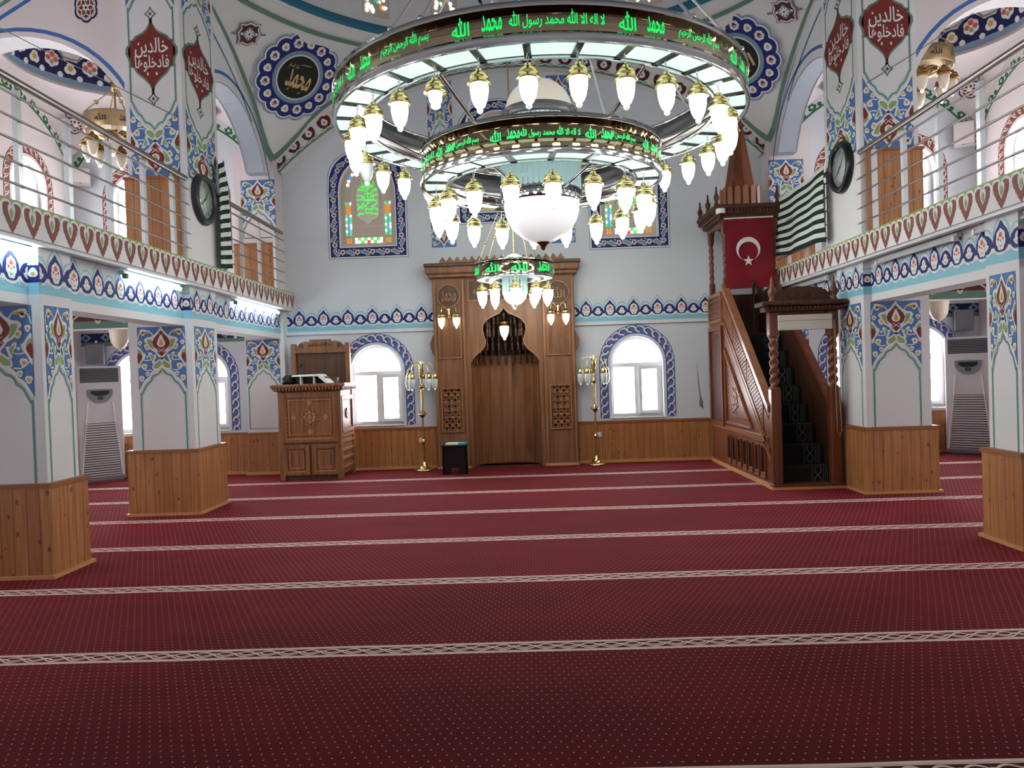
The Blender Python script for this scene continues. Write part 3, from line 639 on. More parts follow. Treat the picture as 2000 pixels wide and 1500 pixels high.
# ---- balconies, beams, friezes
for s, nm in ((-1, 'left'), (1, 'right')):
    mb = MB(); X = lambda a, b: sorted((s * a, s * b))
    def bx(a, b, y0, y1, z0, z1, k): x0, x1 = X(a, b); mb.box(x0, x1, y0, y1, z0, z1, k)
    bx(4.2, XO, -3.5, YB, 2.9, 3.06, 'wall_white'); bx(4.1, 4.22, -3.5, YB, 2.91, 3.17, 'wall_white')
    L = YB - 2.3; n = round(L / .265); p = L / n; c = fascia_cell(p)
    for i in range(n): stamp(mb, c, TS(s, 4.1, 2.3 + (i + .5) * p, 3.06))
    bx(4.12, 4.2, -3.5, YB, 2.875, 2.91, 'pvc')
    for y0, y1 in ((2.3, 6.6), (7.07, 9.6), (10.4, 13.65)):
        bx(4.3, 4.62, y0, y1, 2.38, 2.9, 'wall_white'); frieze(mb, TS(s, 4.3, (y0 + y1) / 2, 2.47), y1 - y0, .43)
    # transverse beam over the aisle with a maroon band
    bx(4.95, XO, 10.15, 10.4, 2.42, 2.9, 'wall_pink_bounce')
    for i in range(8):
        x = s * (5.15 + i * .36); stamp(mb, [('maroon_dark', 0, [(-.18, .1), (.18, .1), (.18, .24), (-.18, .24)]), ('green_grey', 0, [(-.18, 0), (.18, 0), (.18, .1), (-.18, .1)]), ('cream', 1, circ(.18, .1, .04, 8)), ('cream', 1, stroke([(-.18, .11), (0, .23)], .02)[0]), ('cream', 1, stroke([(0, .23), (.18, .11)], .02)[0])], TY(x, 10.15, 2.42))
    struct('balcony_' + nm, mb)
# ---- pilasters against the qibla wall
for i, s in enumerate((-1, 1)):
    mb = MB(); x0, x1 = sorted((s * 4.25, s * 4.95)); mb.box(x0, x1, 13.46, YB, 0, 3.0, 'wall_white'); mb.box(x0, x1, 13.25, YB, 3.06, 5.6, 'wall_pink_bounce')
    pillar_face(mb, TY(s * 4.63, 13.46, 0), .29, 2.37, 1.57, frame=.8); mb.box(s * 4.63 - .28, s * 4.63 + .28, 13.458, 13.46, .8, .812, 'teal')
    pillar_face(mb, TY(s * 4.54, 13.25, 0), .29, 5.12, 4.4, frame=4.12); mb.box(s * 4.54 - .27, s * 4.54 + .27, 13.247, 13.25, 4.12, 4.135, 'outline')
    mb.box(x0 - .02, x1 + .02, 13.42, 13.46, 0, .715, 'pine'); mb.box(x0 - .03, x1 + .03, 13.4, 13.46, .7, .74, 'pine_cap'); mb.box(x0 - .03, x1 + .03, 13.39, 13.46, 0, .05, 'pine_trim')
    xa, xb = sorted((s * 4.16, s * 4.98)); mb.box(xa + (.1 if s > 0 else .0), xb - (.1 if s < 0 else 0), 13.2, 13.25, 3.06, 4.0, 'pine'); mb.box(xa + (.1 if s > 0 else 0), xb - (.1 if s < 0 else 0), 13.19, 13.25, 4.0, 4.03, 'pine_cap')
    struct('pilaster_' + ('left' if s < 0 else 'right'), mb)
# ---- free pillars
def pillar(s, y0, y1, upper, label):
    t = thing('pillar', label, 'pillar', (s * 4.6, (y0 + y1) / 2, 0), group=None)
    mb = MB(); x0, x1 = sorted((s * 4.2, s * 5.0)); yc = (y0 + y1) / 2
    mb.box(x0, x1, y0, y1, 0, 2.9, 'wall_white')
    sx = s * 4.585
    pillar_face(mb, TY(sx, y0, 0), .30, 2.37, 1.57, frame=.8); pillar_face(mb, TS(s, 4.2, yc, 0), (y1 - y0) * .39, 2.37, 1.57, frame=.8)
    frieze(mb, TS(s, 4.2, yc, 2.47), y1 - y0, .42)
    stamp(mb, [('navy', 1, [(-.05, .1), (.05, .1), (.05, .25), (-.05, .25)]), ('lightblue', 0, [(-.05, 0), (.05, 0), (.05, .1), (-.05, .1)]), ('lightblue', 0, [(-.05, .3), (.05, .3), (.05, .32), (-.05, .32)]), ('paint_white', 2, petal(0, .185, .045, 3, .25, 18)), ('yellow', 3, circ(0, .175, .018, 8))], TY(s * 4.25, y0, 2.47))
    build('shaft', mb, t)
    mb = MB(); e = .05
    mb.box(x0 - e, x1 + e, y0 - e, y1 + e, 0, .79, 'pine'); mb.box(x0 - e - .012, x1 + e + .012, y0 - e - .012, y1 + e + .012, .785, .825, 'pine_cap'); 
    mb.prism([(x0 - e - .03, y0 - e - .03), (x1 + e + .03, y0 - e - .03), (x1 + e + .03, y1 + e + .03), (x0 - e - .03, y1 + e + .03)], 'z', 0, .03, 'pine_trim')
    build('wooden_base', mb, t)
    if upper:
        mb = MB(); x0, x1 = sorted((s * 4.2, s * 4.92)); y1 = 10.68; yc = (y0 + y1) / 2; mb.box(x0, x1, y0, y1, 3.06, 7.3, 'wall_white'); xc = (x0 + x1) / 2
        for T, hw in ((TY(xc - s * .0, y0, 0), .30), (TS(s, 4.2, yc, 0), .44)):
            pillar_face(mb, T, hw, 0, 4.27, up=True); stamp(mb, shift(MEDAL, 0, 5.76, hw / .32, .98), T)
            stamp(mb, shift(PANEL_PAT, 0, 7.18, hw / .32, 1), T)
        build('upper_shaft', mb, t)
        mb = MB(); mb.box(x0 - .03, x1 + .03, y0 - .04, y1 + .04, 3.06, 4.23, 'pine'); mb.box(x0 - .045, x1 + .045, y0 - .055, y1 + .055, 4.22, 4.255, 'pine_cap')
        # the nave face of the upper shaft stays bare: cut the casing back there
        mb.v = [(min(max(v[0], -4.25), 4.25) if abs(v[0]) < 4.25 else v[0], v[1], v[2]) if False else ((s * max(abs(v[0]), 4.27)), v[1], v[2]) for v in mb.v]
        build('upper_wooden_casing', mb, t)
    return t
pillar(-1, 6.6, 7.07, False, 'nearest left pillar, blue arabesque panels above a knotty pine base, at the left edge')
pillar(-1, 9.6, 10.4, True, 'left pillar rising past the balcony under the oval round-faced clock, further from the viewer')
pillar(1, 6.6, 7.07, False, 'nearest right pillar, cut off by the right edge, in front of the air conditioner')
pillar(1, 9.6, 10.4, True, 'right pillar rising past the balcony, beside the pulpit stairs and under a wall clock')
# ---- gallery vaults: tympanum walls with arches, transverse arches, small domes
def arc_pts(cx, cz, R, a0, a1, n): return [(cx + R * cos(a0 + (a1 - a0) * i / n), cz + R * sin(a0 + (a1 - a0) * i / n)) for i in range(n + 1)]
DY, BZ, BR = 9.25, 1.63, 5.43
for s, nm in ((-1, 'left'), (1, 'right')):
    mb = MB(); sg = -s
    top = [(y, BZ + sqrt(BR ** 2 - (y - DY) ** 2) + .12) for y in (13.45 - .3 * i for i in range(29))]
    a_ = arc_pts(11.6, 4.48, 1.6, radians(26.5), radians(150), 18); top = [p_ for p_ in top if p_[0] > 9.7]
    outer = [(13.6, a_[0][1]), (13.6, top[0][1])] + top + [(9.65, 7.2), (9.65, 5.2)] + list(reversed(a_))
    if s > 0: outer = [(-y, z) for y, z in outer]
    plate(mb, outer, [], TS(s, 4.32, 0, 0), -.34, 0, 'wall_white', 'arch_grey')
    Tn = TS(s, 4.32, 0, 0); fl = (lambda y: y) if s < 0 else (lambda y: -y)
    ln = lambda pts, w, k, lay=0: stamp(mb, [(k, lay, q) for q in stroke([(fl(y), z) for y, z in pts], w)], Tn)
    ln(arc_pts(11.6, 4.48, 1.74, radians(20), radians(125), 22), .05, 'stripe_blue'); ln([(y, BZ + sqrt((BR - .13) ** 2 - (y - DY) ** 2)) for y in (12.45 - .25 * i for i in range(9))], .045, 'teal_dark')
    stamp(mb, shift(STAR, sx=.5, sy=1.), TS(s, 4.32, 10.62, 6.35))
    # soffit outline
    for rr_ in (-.015, -.325): stamp(mb, [('brownred', 0, q) for q in stroke([(fl(y), z) for y, z in arc_pts(11.6, 4.48, 1.598, radians(26.5), radians(150), 24)], .012)], lambda u, v, o, rr_=rr_: Tn(u, v, rr_))
    struct('arch_wall_' + nm, mb)
    # transverse arch between the upper column and the outer wall
    mb = MB(); c = s * 6.4; R = 1.52
    outer = [(c - 1.6, 3.06), (c - 1.6, 7.0), (c + 1.6, 7.0), (c + 1.6, 3.06), (c + R, 3.06)] + arc_pts(c, 4.65, R, 0, pi, 24) + [(c - R, 3.06)]
    plate(mb, outer, [], TY(0, 9.8, 0), -.35, 0, 'wall_pink_bounce', 'wall_white')
    arc_line(mb, TY(0, 9.8, 0), c, 4.65, R + .09, radians(8), radians(172), .05, 'stripe_blue'); stamp(mb, shift(STAR, sx=.95, sy=1.15), TY(c - s * .92, 9.8, 6.5))
    arc_line(mb, TY(0, 9.8, 0), c, 4.65, R + .6, radians(80), radians(100), .05, 'stripe_blue')
    for k, d in (('stripe_blue', .0), ('green_grey', .16)): stamp(mb, [(k, 0, q) for q in stroke([(s * (6.62), 6.4 + d), (s * 6.2, 6.64 + d)], .05)], TY(0, 9.8, 0))
    struct('arch_transverse_' + nm, mb)
    # small dome over the corner bay
    mb = MB(); cx, cy, r0, z0 = s * 6.2, 11.78, 1.48, 6.6; x0, x1, y0, y1 = s * XO, s * 4.64, 10.14, YB
    N = 72; prev = None; rows = []
    for i in range(N):
        a = 2 * pi * i / N; dx, dy = cos(a), sin(a)
        tx = ((max(x0, x1) if dx > 0 else min(x0, x1)) - cx) / dx if abs(dx) > 1e-6 else 1e9; ty = ((y1 if dy > 0 else y0) - cy) / dy if abs(dy) > 1e-6 else 1e9
        t = min(tx, ty); px, py = cx + dx * t, cy + dy * t
        if tx < ty: d = abs(py - 11.87) / 1.76; 
        else: d = abs(px - s * 6.32) / 1.68
        pz = 6.62 - 1.96 + sqrt(max(1.96 ** 2 - (d * 1.72) ** 2, 0))
        row = []
        for j in range(6):
            q = j / 5; b = .22 * sin(pi * q) * (t - r0) / 1.5
            row.append((px + (cx + dx * r0 - px) * q + dx * b, py + (cy + dy * r0 - py) * q + dy * b, pz + (z0 - pz) * q + b * .6))
        rows.append(row)
    mb.add([p for r in rows for p in r], [(i * 6 + j, ((i + 1) % N) * 6 + j, ((i + 1) % N) * 6 + j + 1, i * 6 + j + 1) for i in range(N) for j in range(5)], 'wall_pink_bounce', True)
    mb.lathe([(r0, 0), (r0 + .03, .06), (r0, .12), (r0 - .1, .8)] + [((r0 - .1) * cos(radians(8 * i)), .8 + 1. * sin(radians(8 * i))) for i in range(1, 12)] + [(0.01, 1.8)], (cx, cy, z0), 48, 'wall_pink_bounce', True, False)
    nC = 15; p = 2 * pi * r0 / nC
    def TD(i): return lambda u, v, o: (cx + (r0 - o - .004 - max(0, v - .06) * .15) * cos((i + .5) * 2 * pi / nC - u / r0), cy + (r0 - o - .004 - max(0, v - .06) * .15) * sin((i + .5) * 2 * pi / nC - u / r0), z0 + .06 + v)
    cell = dome_cell(p); fine = []
    for k, l, q in cell:
        if l == 0 or k == 'navy_dark':
            for e in range(6): fine += clip_u([(k, l, q)], -p / 2 + e * p / 6, -p / 2 + (e + 1) * p / 6)
        else: fine.append((k, l, q))
    for i in range(nC): stamp(mb, fine, TD(i), .003)
    for ca in (atan2(YB - cy, s * XO - cx), atan2(YB - cy, s * 5.38 - cx)):
        i = round((ca % (2 * pi)) / (2 * pi) * N) % N; g = lambda a_, j: Vector(rows[a_ % N][j]); p = g(i, 2).lerp(g(i, 3), .5); v_ = (g(i, 4) - g(i, 1)).normalized(); u_ = (g(i + 3, 2) - g(i - 3, 2)); u_ = (u_ - v_ * u_.dot(v_)).normalized(); n_ = u_.cross(v_)
        if n_.dot(Vector((cx, cy, 5.5)) - p) < 0: n_ = -n_
        stamp(mb, shift(STAR, sx=1.1, sy=1.1), lambda x_, y_, o: tuple(p + u_ * x_ + v_ * y_ + n_ * (o + .07)), .003)
    struct('ceiling_dome_' + nm, mb)
# ---- central dome, drum and pendentives
RZ, RR = 7.25, 4.12
mb = MB()
def pend(th):
    """boundary point of the pendentive for a plan angle th, and ring point"""
    dx, dy = cos(th), sin(th); tx = 4.30 / abs(dx) if abs(dx) > 1e-6 else 1e9; ty = 4.20 / abs(dy) if abs(dy) > 1e-6 else 1e9
    t = min(tx, ty); px, py = dx * t, DY + dy * t
    zs = BZ + sqrt(BR ** 2 - min(abs(py - DY), 4.2) ** 2) + .05; zb = AZ + sqrt((AR_ + .28) ** 2 - min(abs(px), 4.3) ** 2)
    if tx < ty: w = max(0, (abs(py - DY) - 3.4) / .8); z = zs * (1 - w) + 5.45 * w
    else: w = max(0, (abs(px) - 3.5) / .8) ** 2; z = zb * (1 - w) + 5.45 * w
    return Vector((px, py, z)), Vector((dx * RR, DY + dy * RR, RZ))
def pend_pt(th, q, o=0.):
    A, B = pend(th); p = A.lerp(B, q); d = Vector((p.x, p.y - DY, 0)).normalized(); b = .1 * sin(pi * q) * (A - B).length / 2.6
    p += d * b * .8 + Vector((0, 0, b * .55)); p -= (d * .7 + Vector((0, 0, .7))) * o
    return tuple(p)
N, MQ = 144, 9
vs = [pend_pt(2 * pi * i / N, j / (MQ - 1)) for i in range(N) for j in range(MQ)]
mb.add(vs, [(i * MQ + j, ((i + 1) % N) * MQ + j, ((i + 1) % N) * MQ + j + 1, i * MQ + j + 1) for i in range(N) for j in range(MQ - 1)], 'wall_white', True)
for c in (45, 135):
    # green border line of each far pendentive
    ths = [radians(c - 36 + 72 * i / 40) for i in range(41)]
    lo = [(t, min(.13 + .30 / max((Vector(pend(t)[0]) - Vector(pend(t)[1])).length, .3), .8) if abs(math.degrees(t) - c) > 2 else .20) for t in ths]
    lo = [(t, (.08 if abs(cos(t)) * 4.2 > abs(sin(t)) * 4.3 else .2) / max((pend(t)[0] - pend(t)[1]).length, .42)) for t in ths]
    for a, b in zip(lo, lo[1:]):
        w = .035
        mb.add([pend_pt(a[0], max(a[1] - w * .8, 0), .02), pend_pt(b[0], max(b[1] - w * .8, 0), .02), pend_pt(b[0], b[1] + w * .8, .02), pend_pt(a[0], a[1] + w * .8, .02)], [(0, 1, 2, 3)], 'green_grey')
    hi = [radians(c - 33 + 66 * i / 30) for i in range(31)]
    for a, b in zip(hi, hi[1:]):
        la, lb = (pend(a)[0] - pend(a)[1]).length, (pend(b)[0] - pend(b)[1]).length
        mb.add([pend_pt(a, 1 - .24 / la, .02), pend_pt(b, 1 - .24 / lb, .02), pend_pt(b, 1 - .17 / lb, .02), pend_pt(a, 1 - .17 / la, .02)], [(0, 1, 2, 3)], 'green_grey')
mb.lathe([(RR, -.02), (RR - .05, 0), (RR - .05, .02), (RR - .02, .03)], (0, DY, RZ), 96, 'wall_white', True, False)
mb.lathe([(RR - .02, .03), (RR - .02, .19), (RR + .03, .2)], (0, DY, RZ), 96, 'teal_dark', True, False)
mb.lathe([(RR + .03, .2), (RR + .03, 2.2)] + [((RR + .03) * cos(radians(9 * i)), 2.2 + 3.2 * sin(radians(9 * i))) for i in range(1, 10)] + [(.02, 5.4)], (0, DY, RZ), 88, 'wall_white', True, False)
for x0, x1, y0, y1, z in ((-8.3, 8.3, -3.8, 5.1, 7.35), (-8.3, -4.3, 5.1, 10.1, 7.05), (4.3, 8.3, 5.1, 10.1, 7.05), (-8.3, -4.3, 10.1, 14, 8.1), (4.3, 8.3, 10.1, 14, 8.1)): mb.box(x0, x1, y0, y1, z, z + .12, 'wall_white')
plate(mb, [(x, AZ + sqrt((AR_ + .28) ** 2 - x * x) - .02) for x in (-4.3 + .43 * i for i in range(21))] + [(4.3, 7.5), (-4.3, 7.5)], [], TY(0, 5.02, 0), -.08, 0, 'wall_white')
ceil = struct('ceiling', mb)
# roundels painted on the two far pendentives (flat discs bedded on the curve) with their small rosettes
def pend_frame(th, q, dt=.03, dq=.05):
    A, B, C_, D_ = (Vector(pend_pt(*a)) for a in ((th - dt, q), (th + dt, q), (th, q + dq), (th, q - dq))); p = (A + B + C_ + D_) / 4; u = (A - B).normalized(); v = (C_ - D_).normalized(); n = u.cross(v).normalized()
    if n.dot(Vector((0, DY, 4)) - p) < 0: n = -n
    v = n.cross(u).normalized()
    if v.z < 0: v = -v
    return p, u, v, n
def roundel(th, q, txt, r=.72, turn=0.):
    p, u, v, n = pend_frame(th, q, .16, .27); P = []
    c, s_ = cos(turn), sin(turn); u, v = u * c + v * s_, v * c - u * s_
    PL(P, 'greyblue', 0, petal(0, 0, r * 1.06, 16, .07, 96)); PL(P, 'paint_white', 1, petal(0, 0, r * 1.015, 16, .07, 96)); PL(P, 'navy', 2, petal(0, 0, r * .98, 16, .08, 96))
    for i in range(16):
        a = i * pi / 8 + pi / 2; x, y = r * .78 * cos(a), r * .78 * sin(a); PL(P, 'paint_white', 3, petal(x, y, .085 if i % 2 else .07, 7 if i % 2 else 3, .18, 24)); PL(P, 'maroon' if i % 2 else 'yellow', 4, petal(x, y, .048 if i % 2 else .03, 3, .35, 12))
        if i % 2: PL(P, 'paint_white', 5, stroke([(x - .05, y - .01), (x + .05, y - .02)], .012)[0])
    PL(P, 'greyblue', 6, circ(0, 0, r * .62, 48)); PL(P, 'paint_white', 7, circ(0, 0, r * .53, 48)); PL(P, 'black_paint', 8, circ(0, 0, r * .5, 48))
    P += text_pat(txt, r * .62, r * .44, 'gold_paint', 9, .03, -.03, bold=.02) + text_pat('عليه السلام', r * .26, r * .14, 'gold_paint', 9, -r * .2, r * .22); PS(P, 'gold_paint', 9, [(-.03, r * .3), (.15, r * .33)], .012); PS(P, 'gold_paint', 9, [(-.12, -r * .34), (-.09, -r * .28)], .014); PS(P, 'gold_paint', 9, [(.1, -r * .36), (.13, -r * .3)], .014)
    mb = MB(); T = lambda x, y, o: tuple(p + u * x + v * y + n * (o + .03))
    e = petal(0, 0, r * 1.06, 16, .07, 96); mb.add([tuple(p + u * x + v * y + n * .031) for x, y in e] + [tuple(p + u * x + v * y - n * .22) for x, y in e], [(i, (i + 1) % 96, 96 + (i + 1) % 96, 96 + i) for i in range(96)], 'wall_white')
    stamp(mb, P, T, .002); build('painted_roundel', mb, ceil)
def rosette(th, q, r=.165):
    p, u, v, n = pend_frame(th, q); P = []; sg = 1 if cos(th) < 0 else -1; u, v = (u - v * sg) / sqrt(2), (v + u * sg) / sqrt(2)
    o = lambda k: [(x * k, y * k) for x, y in cr([(0, 1.05), (.5, .82), (.9, .9), (.82, .5), (1.05, 0), (.82, -.5), (.9, -.9), (.5, -.82), (0, -1.05), (-.5, -.82), (-.9, -.9), (-.82, -.5), (-1.05, 0), (-.82, .5), (-.9, .9), (-.5, .82)], 2)]
    PL(P, 'dull', 0, o(r * 1.15)); PL(P, 'paint_white', 1, o(r * 1.05)); PL(P, 'maroon_dark', 2, o(r * .92)); PL(P, 'greyblue', 3, petal(0, 0, r * .66, 4, .5, 32)); PL(P, 'paint_white', 4, petal(0, 0, r * .5, 8, .6, 32)); PL(P, 'black_paint', 5, circ(0, 0, r * .1, 8))
    for s in (-1, 1): PL(P, 'paint_white', 3, circ(0, s * r * .72, r * .14, 8)); PS(P, 'dull', 0, [(0, s * r * 1.1), (0, s * r * 1.7)], r * .18)
    mb = MB(); T = lambda x, y, o: tuple(p + u * x + v * y + n * (o + .04)); stamp(mb, P, T, .002); build('painted_rosette', mb, ceil)
roundel(radians(137.6), .495, 'محمد'); roundel(radians(42.4), .495, 'الله')
rosette(radians(150.5), .45); rosette(radians(29.5), .45)
# ---- stained windows and dark panel lines of the drum
DR = RR + .03
for i in range(22):
    a = radians(90 + 17 + i * 360 / 22)
    if not -.15 < sin(a): continue
    mb = MB(); rr = random.Random(i); T = lambda u, v, o: (((DR - o) * cos(a - u / DR)), DY + (DR - o) * sin(a - u / DR), RZ + .34 + v)
    ol = arched(0, .235, 0, .95); mb.add([T(u, v, .012) for u, v in ol], [tuple(range(len(ol)))], 'plaster_tan'); mb.add([T(u, v, .012) for u, v in ol] + [T(u, v, -.1) for u, v in ol], [(j, (j + 1) % len(ol), len(ol) + (j + 1) % len(ol), len(ol) + j) for j in range(len(ol))], 'plaster_tan')
    wn[0] += 1; w = struct('window_%d' % wn[0], mb); q = MB()
    for j in range(70):
        x, z = rr.uniform(-.18, .18), rr.uniform(.05, 1.1); r = rr.uniform(.018, .04)
        k = 'glass_white' if abs(x) > .1 or z < .12 else rr.choice(['glass_blue', 'glass_white', 'glass_navy', 'glass_amber', 'glass_green', 'glass_blue'])
        q.add([T(u, v, .018 + j * .0002) for u, v in petal(x, z, r, 3, .2, 10, r * rr.uniform(.6, 1.5), rr.uniform(0, 6))], [tuple(range(10))], k)
    build('stained_glass', q, w)
mb = MB()
for i in range(22):
    a = radians(90 + 17 + (i + .5) * 360 / 22); T = lambda u, v, o: (((DR - o) * cos(a - u / DR)), DY + (DR - o) * sin(a - u / DR), RZ + .2 + v)
    for s in (-1, 1): stamp(mb, [('outline', 0, [(s * .2 - .012, 0), (s * .2 + .012, 0), (s * .2 + .012, .5), (s * .2 - .012, .5)])], T)
    stamp(mb, [('navy', 0, q) for q in stroke([(-.2, .45), (-.08, .6), (0, .66), (.08, .6), (.2, .45)], .06)], T)
build('painted_panels', mb, ceil)
# ---------------------------------------------------------------- big chandelier
def seg_panel(R0, R1, z, n, gap, k, c, kk='panel_lit'):
    """one glowing panel of a ring, for index 0 at angle 0 (towards the viewer)"""
    a = 2 * pi / n / 2 - gap; mb = MB(); m = 5; v = []
    for zz in (z, z + .02):
        for R in (R0, R1): v += [(c[0] + R * sin(-a + 2 * a * i / (m - 1)), c[1] - R * cos(-a + 2 * a * i / (m - 1)), zz) for i in range(m)]
    f = [(i, i + 1, m + i + 1, m + i) for i in range(m - 1)] + [(2 * m + i, 2 * m + i + 1, 3 * m + i + 1, 3 * m + i) for i in range(m - 1)] + [(i, i + 1, 2 * m + i + 1, 2 * m + i) for i in range(m - 1)] + [(m + i, m + i + 1, 3 * m + i + 1, 3 * m + i) for i in range(m - 1)] + [(0, m, 3 * m, 2 * m), (m - 1, 2 * m - 1, 4 * m - 1, 3 * m - 1)]
    return mb.add(v, f, kk)
def lamp_meshes(s=1., lit='lamp_lit', bare=False, cap='brass'):
    """pendant lamp hung at the origin: chain, brass cap, glass shade with a clear drop"""
    ch = MB()
    for i in range(3):
        z = -.02 - .036 * i; r = .011; ch.tube([(r * cos(t) * (i % 2), r * cos(t) * (1 - i % 2), z + .022 * sin(t)) for t in (2 * pi * j / 8 for j in range(8))], .0035, 'chrome', 4, True)
    cp = MB(); cp.lathe([(.01, -.105), (.028, -.11), (.034, -.122), (.034, -.138), (.05, -.146), (.078, -.165), (.092, -.19), (.094, -.205), (.09, -.208), (.096, -.215), (.097, -.238), (.112, -.246), (.113, -.256), (.1, -.262), (.08, -.262), (0.0, -.258)], n=20, k=cap)
    sh = MB()
    if bare: sh.lathe([(.045, -.255), (.062, -.275), (.064, -.31), (.05, -.345), (.03, -.35), (.045, -.365), (.042, -.39), (.02, -.405), (0, -.408)], n=14, k=lit)
    else: sh.lathe([(.078, -.255), (.086, -.28), (.082, -.34), (.068, -.41), (.045, -.46), (.026, -.478)], n=18, k=lit)
    bl = MB(); bl.ball((0, 0, -.497), .03, 'ball', 12, 8); bl.lathe([(.02, -.478), (.026, -.482), (.02, -.488)], n=10, k='ball')
    for m in (ch, cp, sh, bl): m.v = [(x * s, y * s, z * s) for x, y, z in m.v]
    return ch, cp, sh, bl
def lamp_at(root, src, ang, R, z, c, org):
    o = src.copy(); COL.objects.link(o); o.parent = root
    o.location = (c[0] + R * sin(ang) - org[0], c[1] - R * cos(ang) - org[1], z - org[2]); o.rotation_euler = (0, 0, ang)
    for ch in src.children:
        d = ch.copy(); COL.objects.link(d); d.parent = o
    return o
def lamp_proto(root, s=1., lit='lamp_lit', bare=False, cap='brass'):
    ch, cp, sh, bl = lamp_meshes(s, lit, bare, cap)
    o = build('lamp', cp, root, (0, 0, 0)); build('lamp_chain', ch, o, (0, 0, 0)); build('lamp_shade' if not bare else 'bulb', sh, o, (0, 0, 0))
    if not bare: build('glass_drop', bl, o, (0, 0, 0))
    return o
SEQ = [('بسم الله الرحمن الرحيم', -36, .60, .15), ('الله', -21, .17, .17), ('محمد', -14, .19, .15), ('لا اله الا الله محمد رسول الله', 0, .86, .16), ('الله', 15.5, .17, .17), ('محمد', 22.5, .19, .15)]
def lettering_band(c, R, zc, scale, reps, phase, span):
    mb = MB()
    for r in range(reps):
        for t, a, w, h in SEQ:
            a0 = radians(phase + a * span + r * 360 / reps)
            P = text_pat(t, w * scale, h * scale, 'green_led', 1, bold=.018)
            stamp(mb, P, lambda u, v, o: (c[0] + (R + o) * sin(a0 + u / R), c[1] - (R + o) * cos(a0 + u / R), zc + v), .003)
    return mb
CX, CY = .25, 9.25
def big_chandelier():
    O = (CX, CY, 3.1); c = (CX, CY); t = thing('chandelier', 'huge two-tier ring chandelier with green lettering and dozens of glowing lamps', 'chandelier', O)
    for R, z0, z1, wid, n, name, ph, sc, ri, rt, lamps in ((2.40, 4.57, 4.94, .36, 30, 'outer', 8.2, 1., .09, .055, 2.2), (1.42, 3.87, 4.28, .31, 18, 'inner', 4.0, .62, .065, .05, 1.265)):
        nn = 120
        mb = MB(); mb.ring([(R, z0 + ri - .01), (R, z1 - rt + .01), (R - .012, z1 - rt + .01), (R - .012, z0 + ri - .01)], (CX, CY, 0), nn, 'mirror_bronze'); build('mirror_band', mb, t)
        mb = MB(); mb.ring([(R + .012, z0), (R + .018, z0 + ri * .5), (R + .012, z0 + ri), (R - .03, z0 + ri), (R - .03, z0)], (CX, CY, 0), nn, 'chrome'); build('lower_rim', mb, t)
        mb = MB(); mb.ring([(R + .014, z1 - rt), (R + .014, z1), (R - .03, z1), (R - .03, z1 - rt)], (CX, CY, 0), nn, 'chrome'); build('upper_rim', mb, t)
        mb = MB(); mb.ring([(R - wid, z0), (R - wid, z1 - .02), (R - wid - .012, z1 - .02), (R - wid - .012, z0)], (CX, CY, 0), nn, 'mirror_grey'); mb.ring([(R - wid + .02, z0 - .006), (R - wid + .02, z0 + .03), (R - wid - .016, z0 + .03), (R - wid - .016, z0 - .006)], (CX, CY, 0), nn, 'chrome'); mb.ring([(R - wid + .01, z1 - .03), (R - wid + .01, z1), (R - wid - .016, z1), (R - wid - .016, z1 - .03)], (CX, CY, 0), nn, 'chrome'); build('inner_band', mb, t)
        mb = MB(); mb.ring([(R - .02, z0 + .045), (R - wid, z0 + .045), (R - wid, z0 + .055), (R - .02, z0 + .055)], (CX, CY, 0), nn, 'chrome'); build('tray', mb, t)
        bar = MB(); bar.box(-.034, .034, -(R - .02), -(R - wid), z0 + .004 - O[2], z0 + .03 - O[2], 'chrome_dark_reflection'); bo = build('cross_bar', bar, t, (0, 0, 0))  # chrome bars, their dark reflection put into the metal colour
        po = build('light_panel', seg_panel(R - wid + .03, R - .035, z0 + .022, n, .026 if R < 2 else .016, 0, c), t)
        pr = lamp_proto(t)
        for i in range(n):
            a = radians(ph) + 2 * pi * i / n
            if i: b = bo.copy(); COL.objects.link(b)
            else: b = bo
            b.rotation_euler = (0, 0, a)
            p = po.copy() if i else po
            if i: COL.objects.link(p)
            p.rotation_euler = (0, 0, a + pi / n)
            src = pr
            if name == 'outer' and i == 27: src = lamp_proto(t, 1., 'lamp_lit', True)
            if name == 'outer' and i == 21: src = lamp_proto(t, 1., 'lamp_off')
            if i == 0 or src is not pr:
                src.location = (lamps * sin(a), -lamps * cos(a), z0 + (.005 if R > 2 else -.03) - O[2]); src.rotation_euler = (0, 0, a)
            else: lamp_at(t, src, a, lamps, z0 + (.005 if R > 2 else -.03), c, O)
        mb = lettering_band(c, R + .001, (z0 + ri + z1 - rt) / 2, 1. if R > 2 else .72, 5, 3., 1. if R > 2 else 1.1); build('green_lettering', mb, t)
    # collars, crystal cylinder, glass dome and bowl
    mb = MB(); mb.lathe([(.455, 3.66), (.47, 3.68), (.47, 3.80), (.455, 3.82)], (CX, CY, 0), 40, 'chrome', True, False)
    for i in range(40):
        a = 2 * pi * i / 40; mb.tube([(CX + .475 * cos(a), CY + .475 * sin(a), 3.70), (CX + .475 * cos(a), CY + .475 * sin(a), 3.80)], .008, 'chrome', 4)
    build('lower_collar', mb, t)
    mb = MB()
    for i in range(44):
        a = 2 * pi * i / 44; mb.tube([(CX + .455 * cos(a), CY + .455 * sin(a), 3.8), (CX + .455 * cos(a), CY + .455 * sin(a), 4.62)], .026, 'crystal', 6)
    build('crystal_cylinder', mb, t)
    mb = MB(); mb.lathe([(.46, 4.6), (.47, 4.62), (.47, 4.74), (.44, 4.76), (.3, 4.76)], (CX, CY, 0), 40, 'chrome', True, False); build('upper_collar', mb, t)
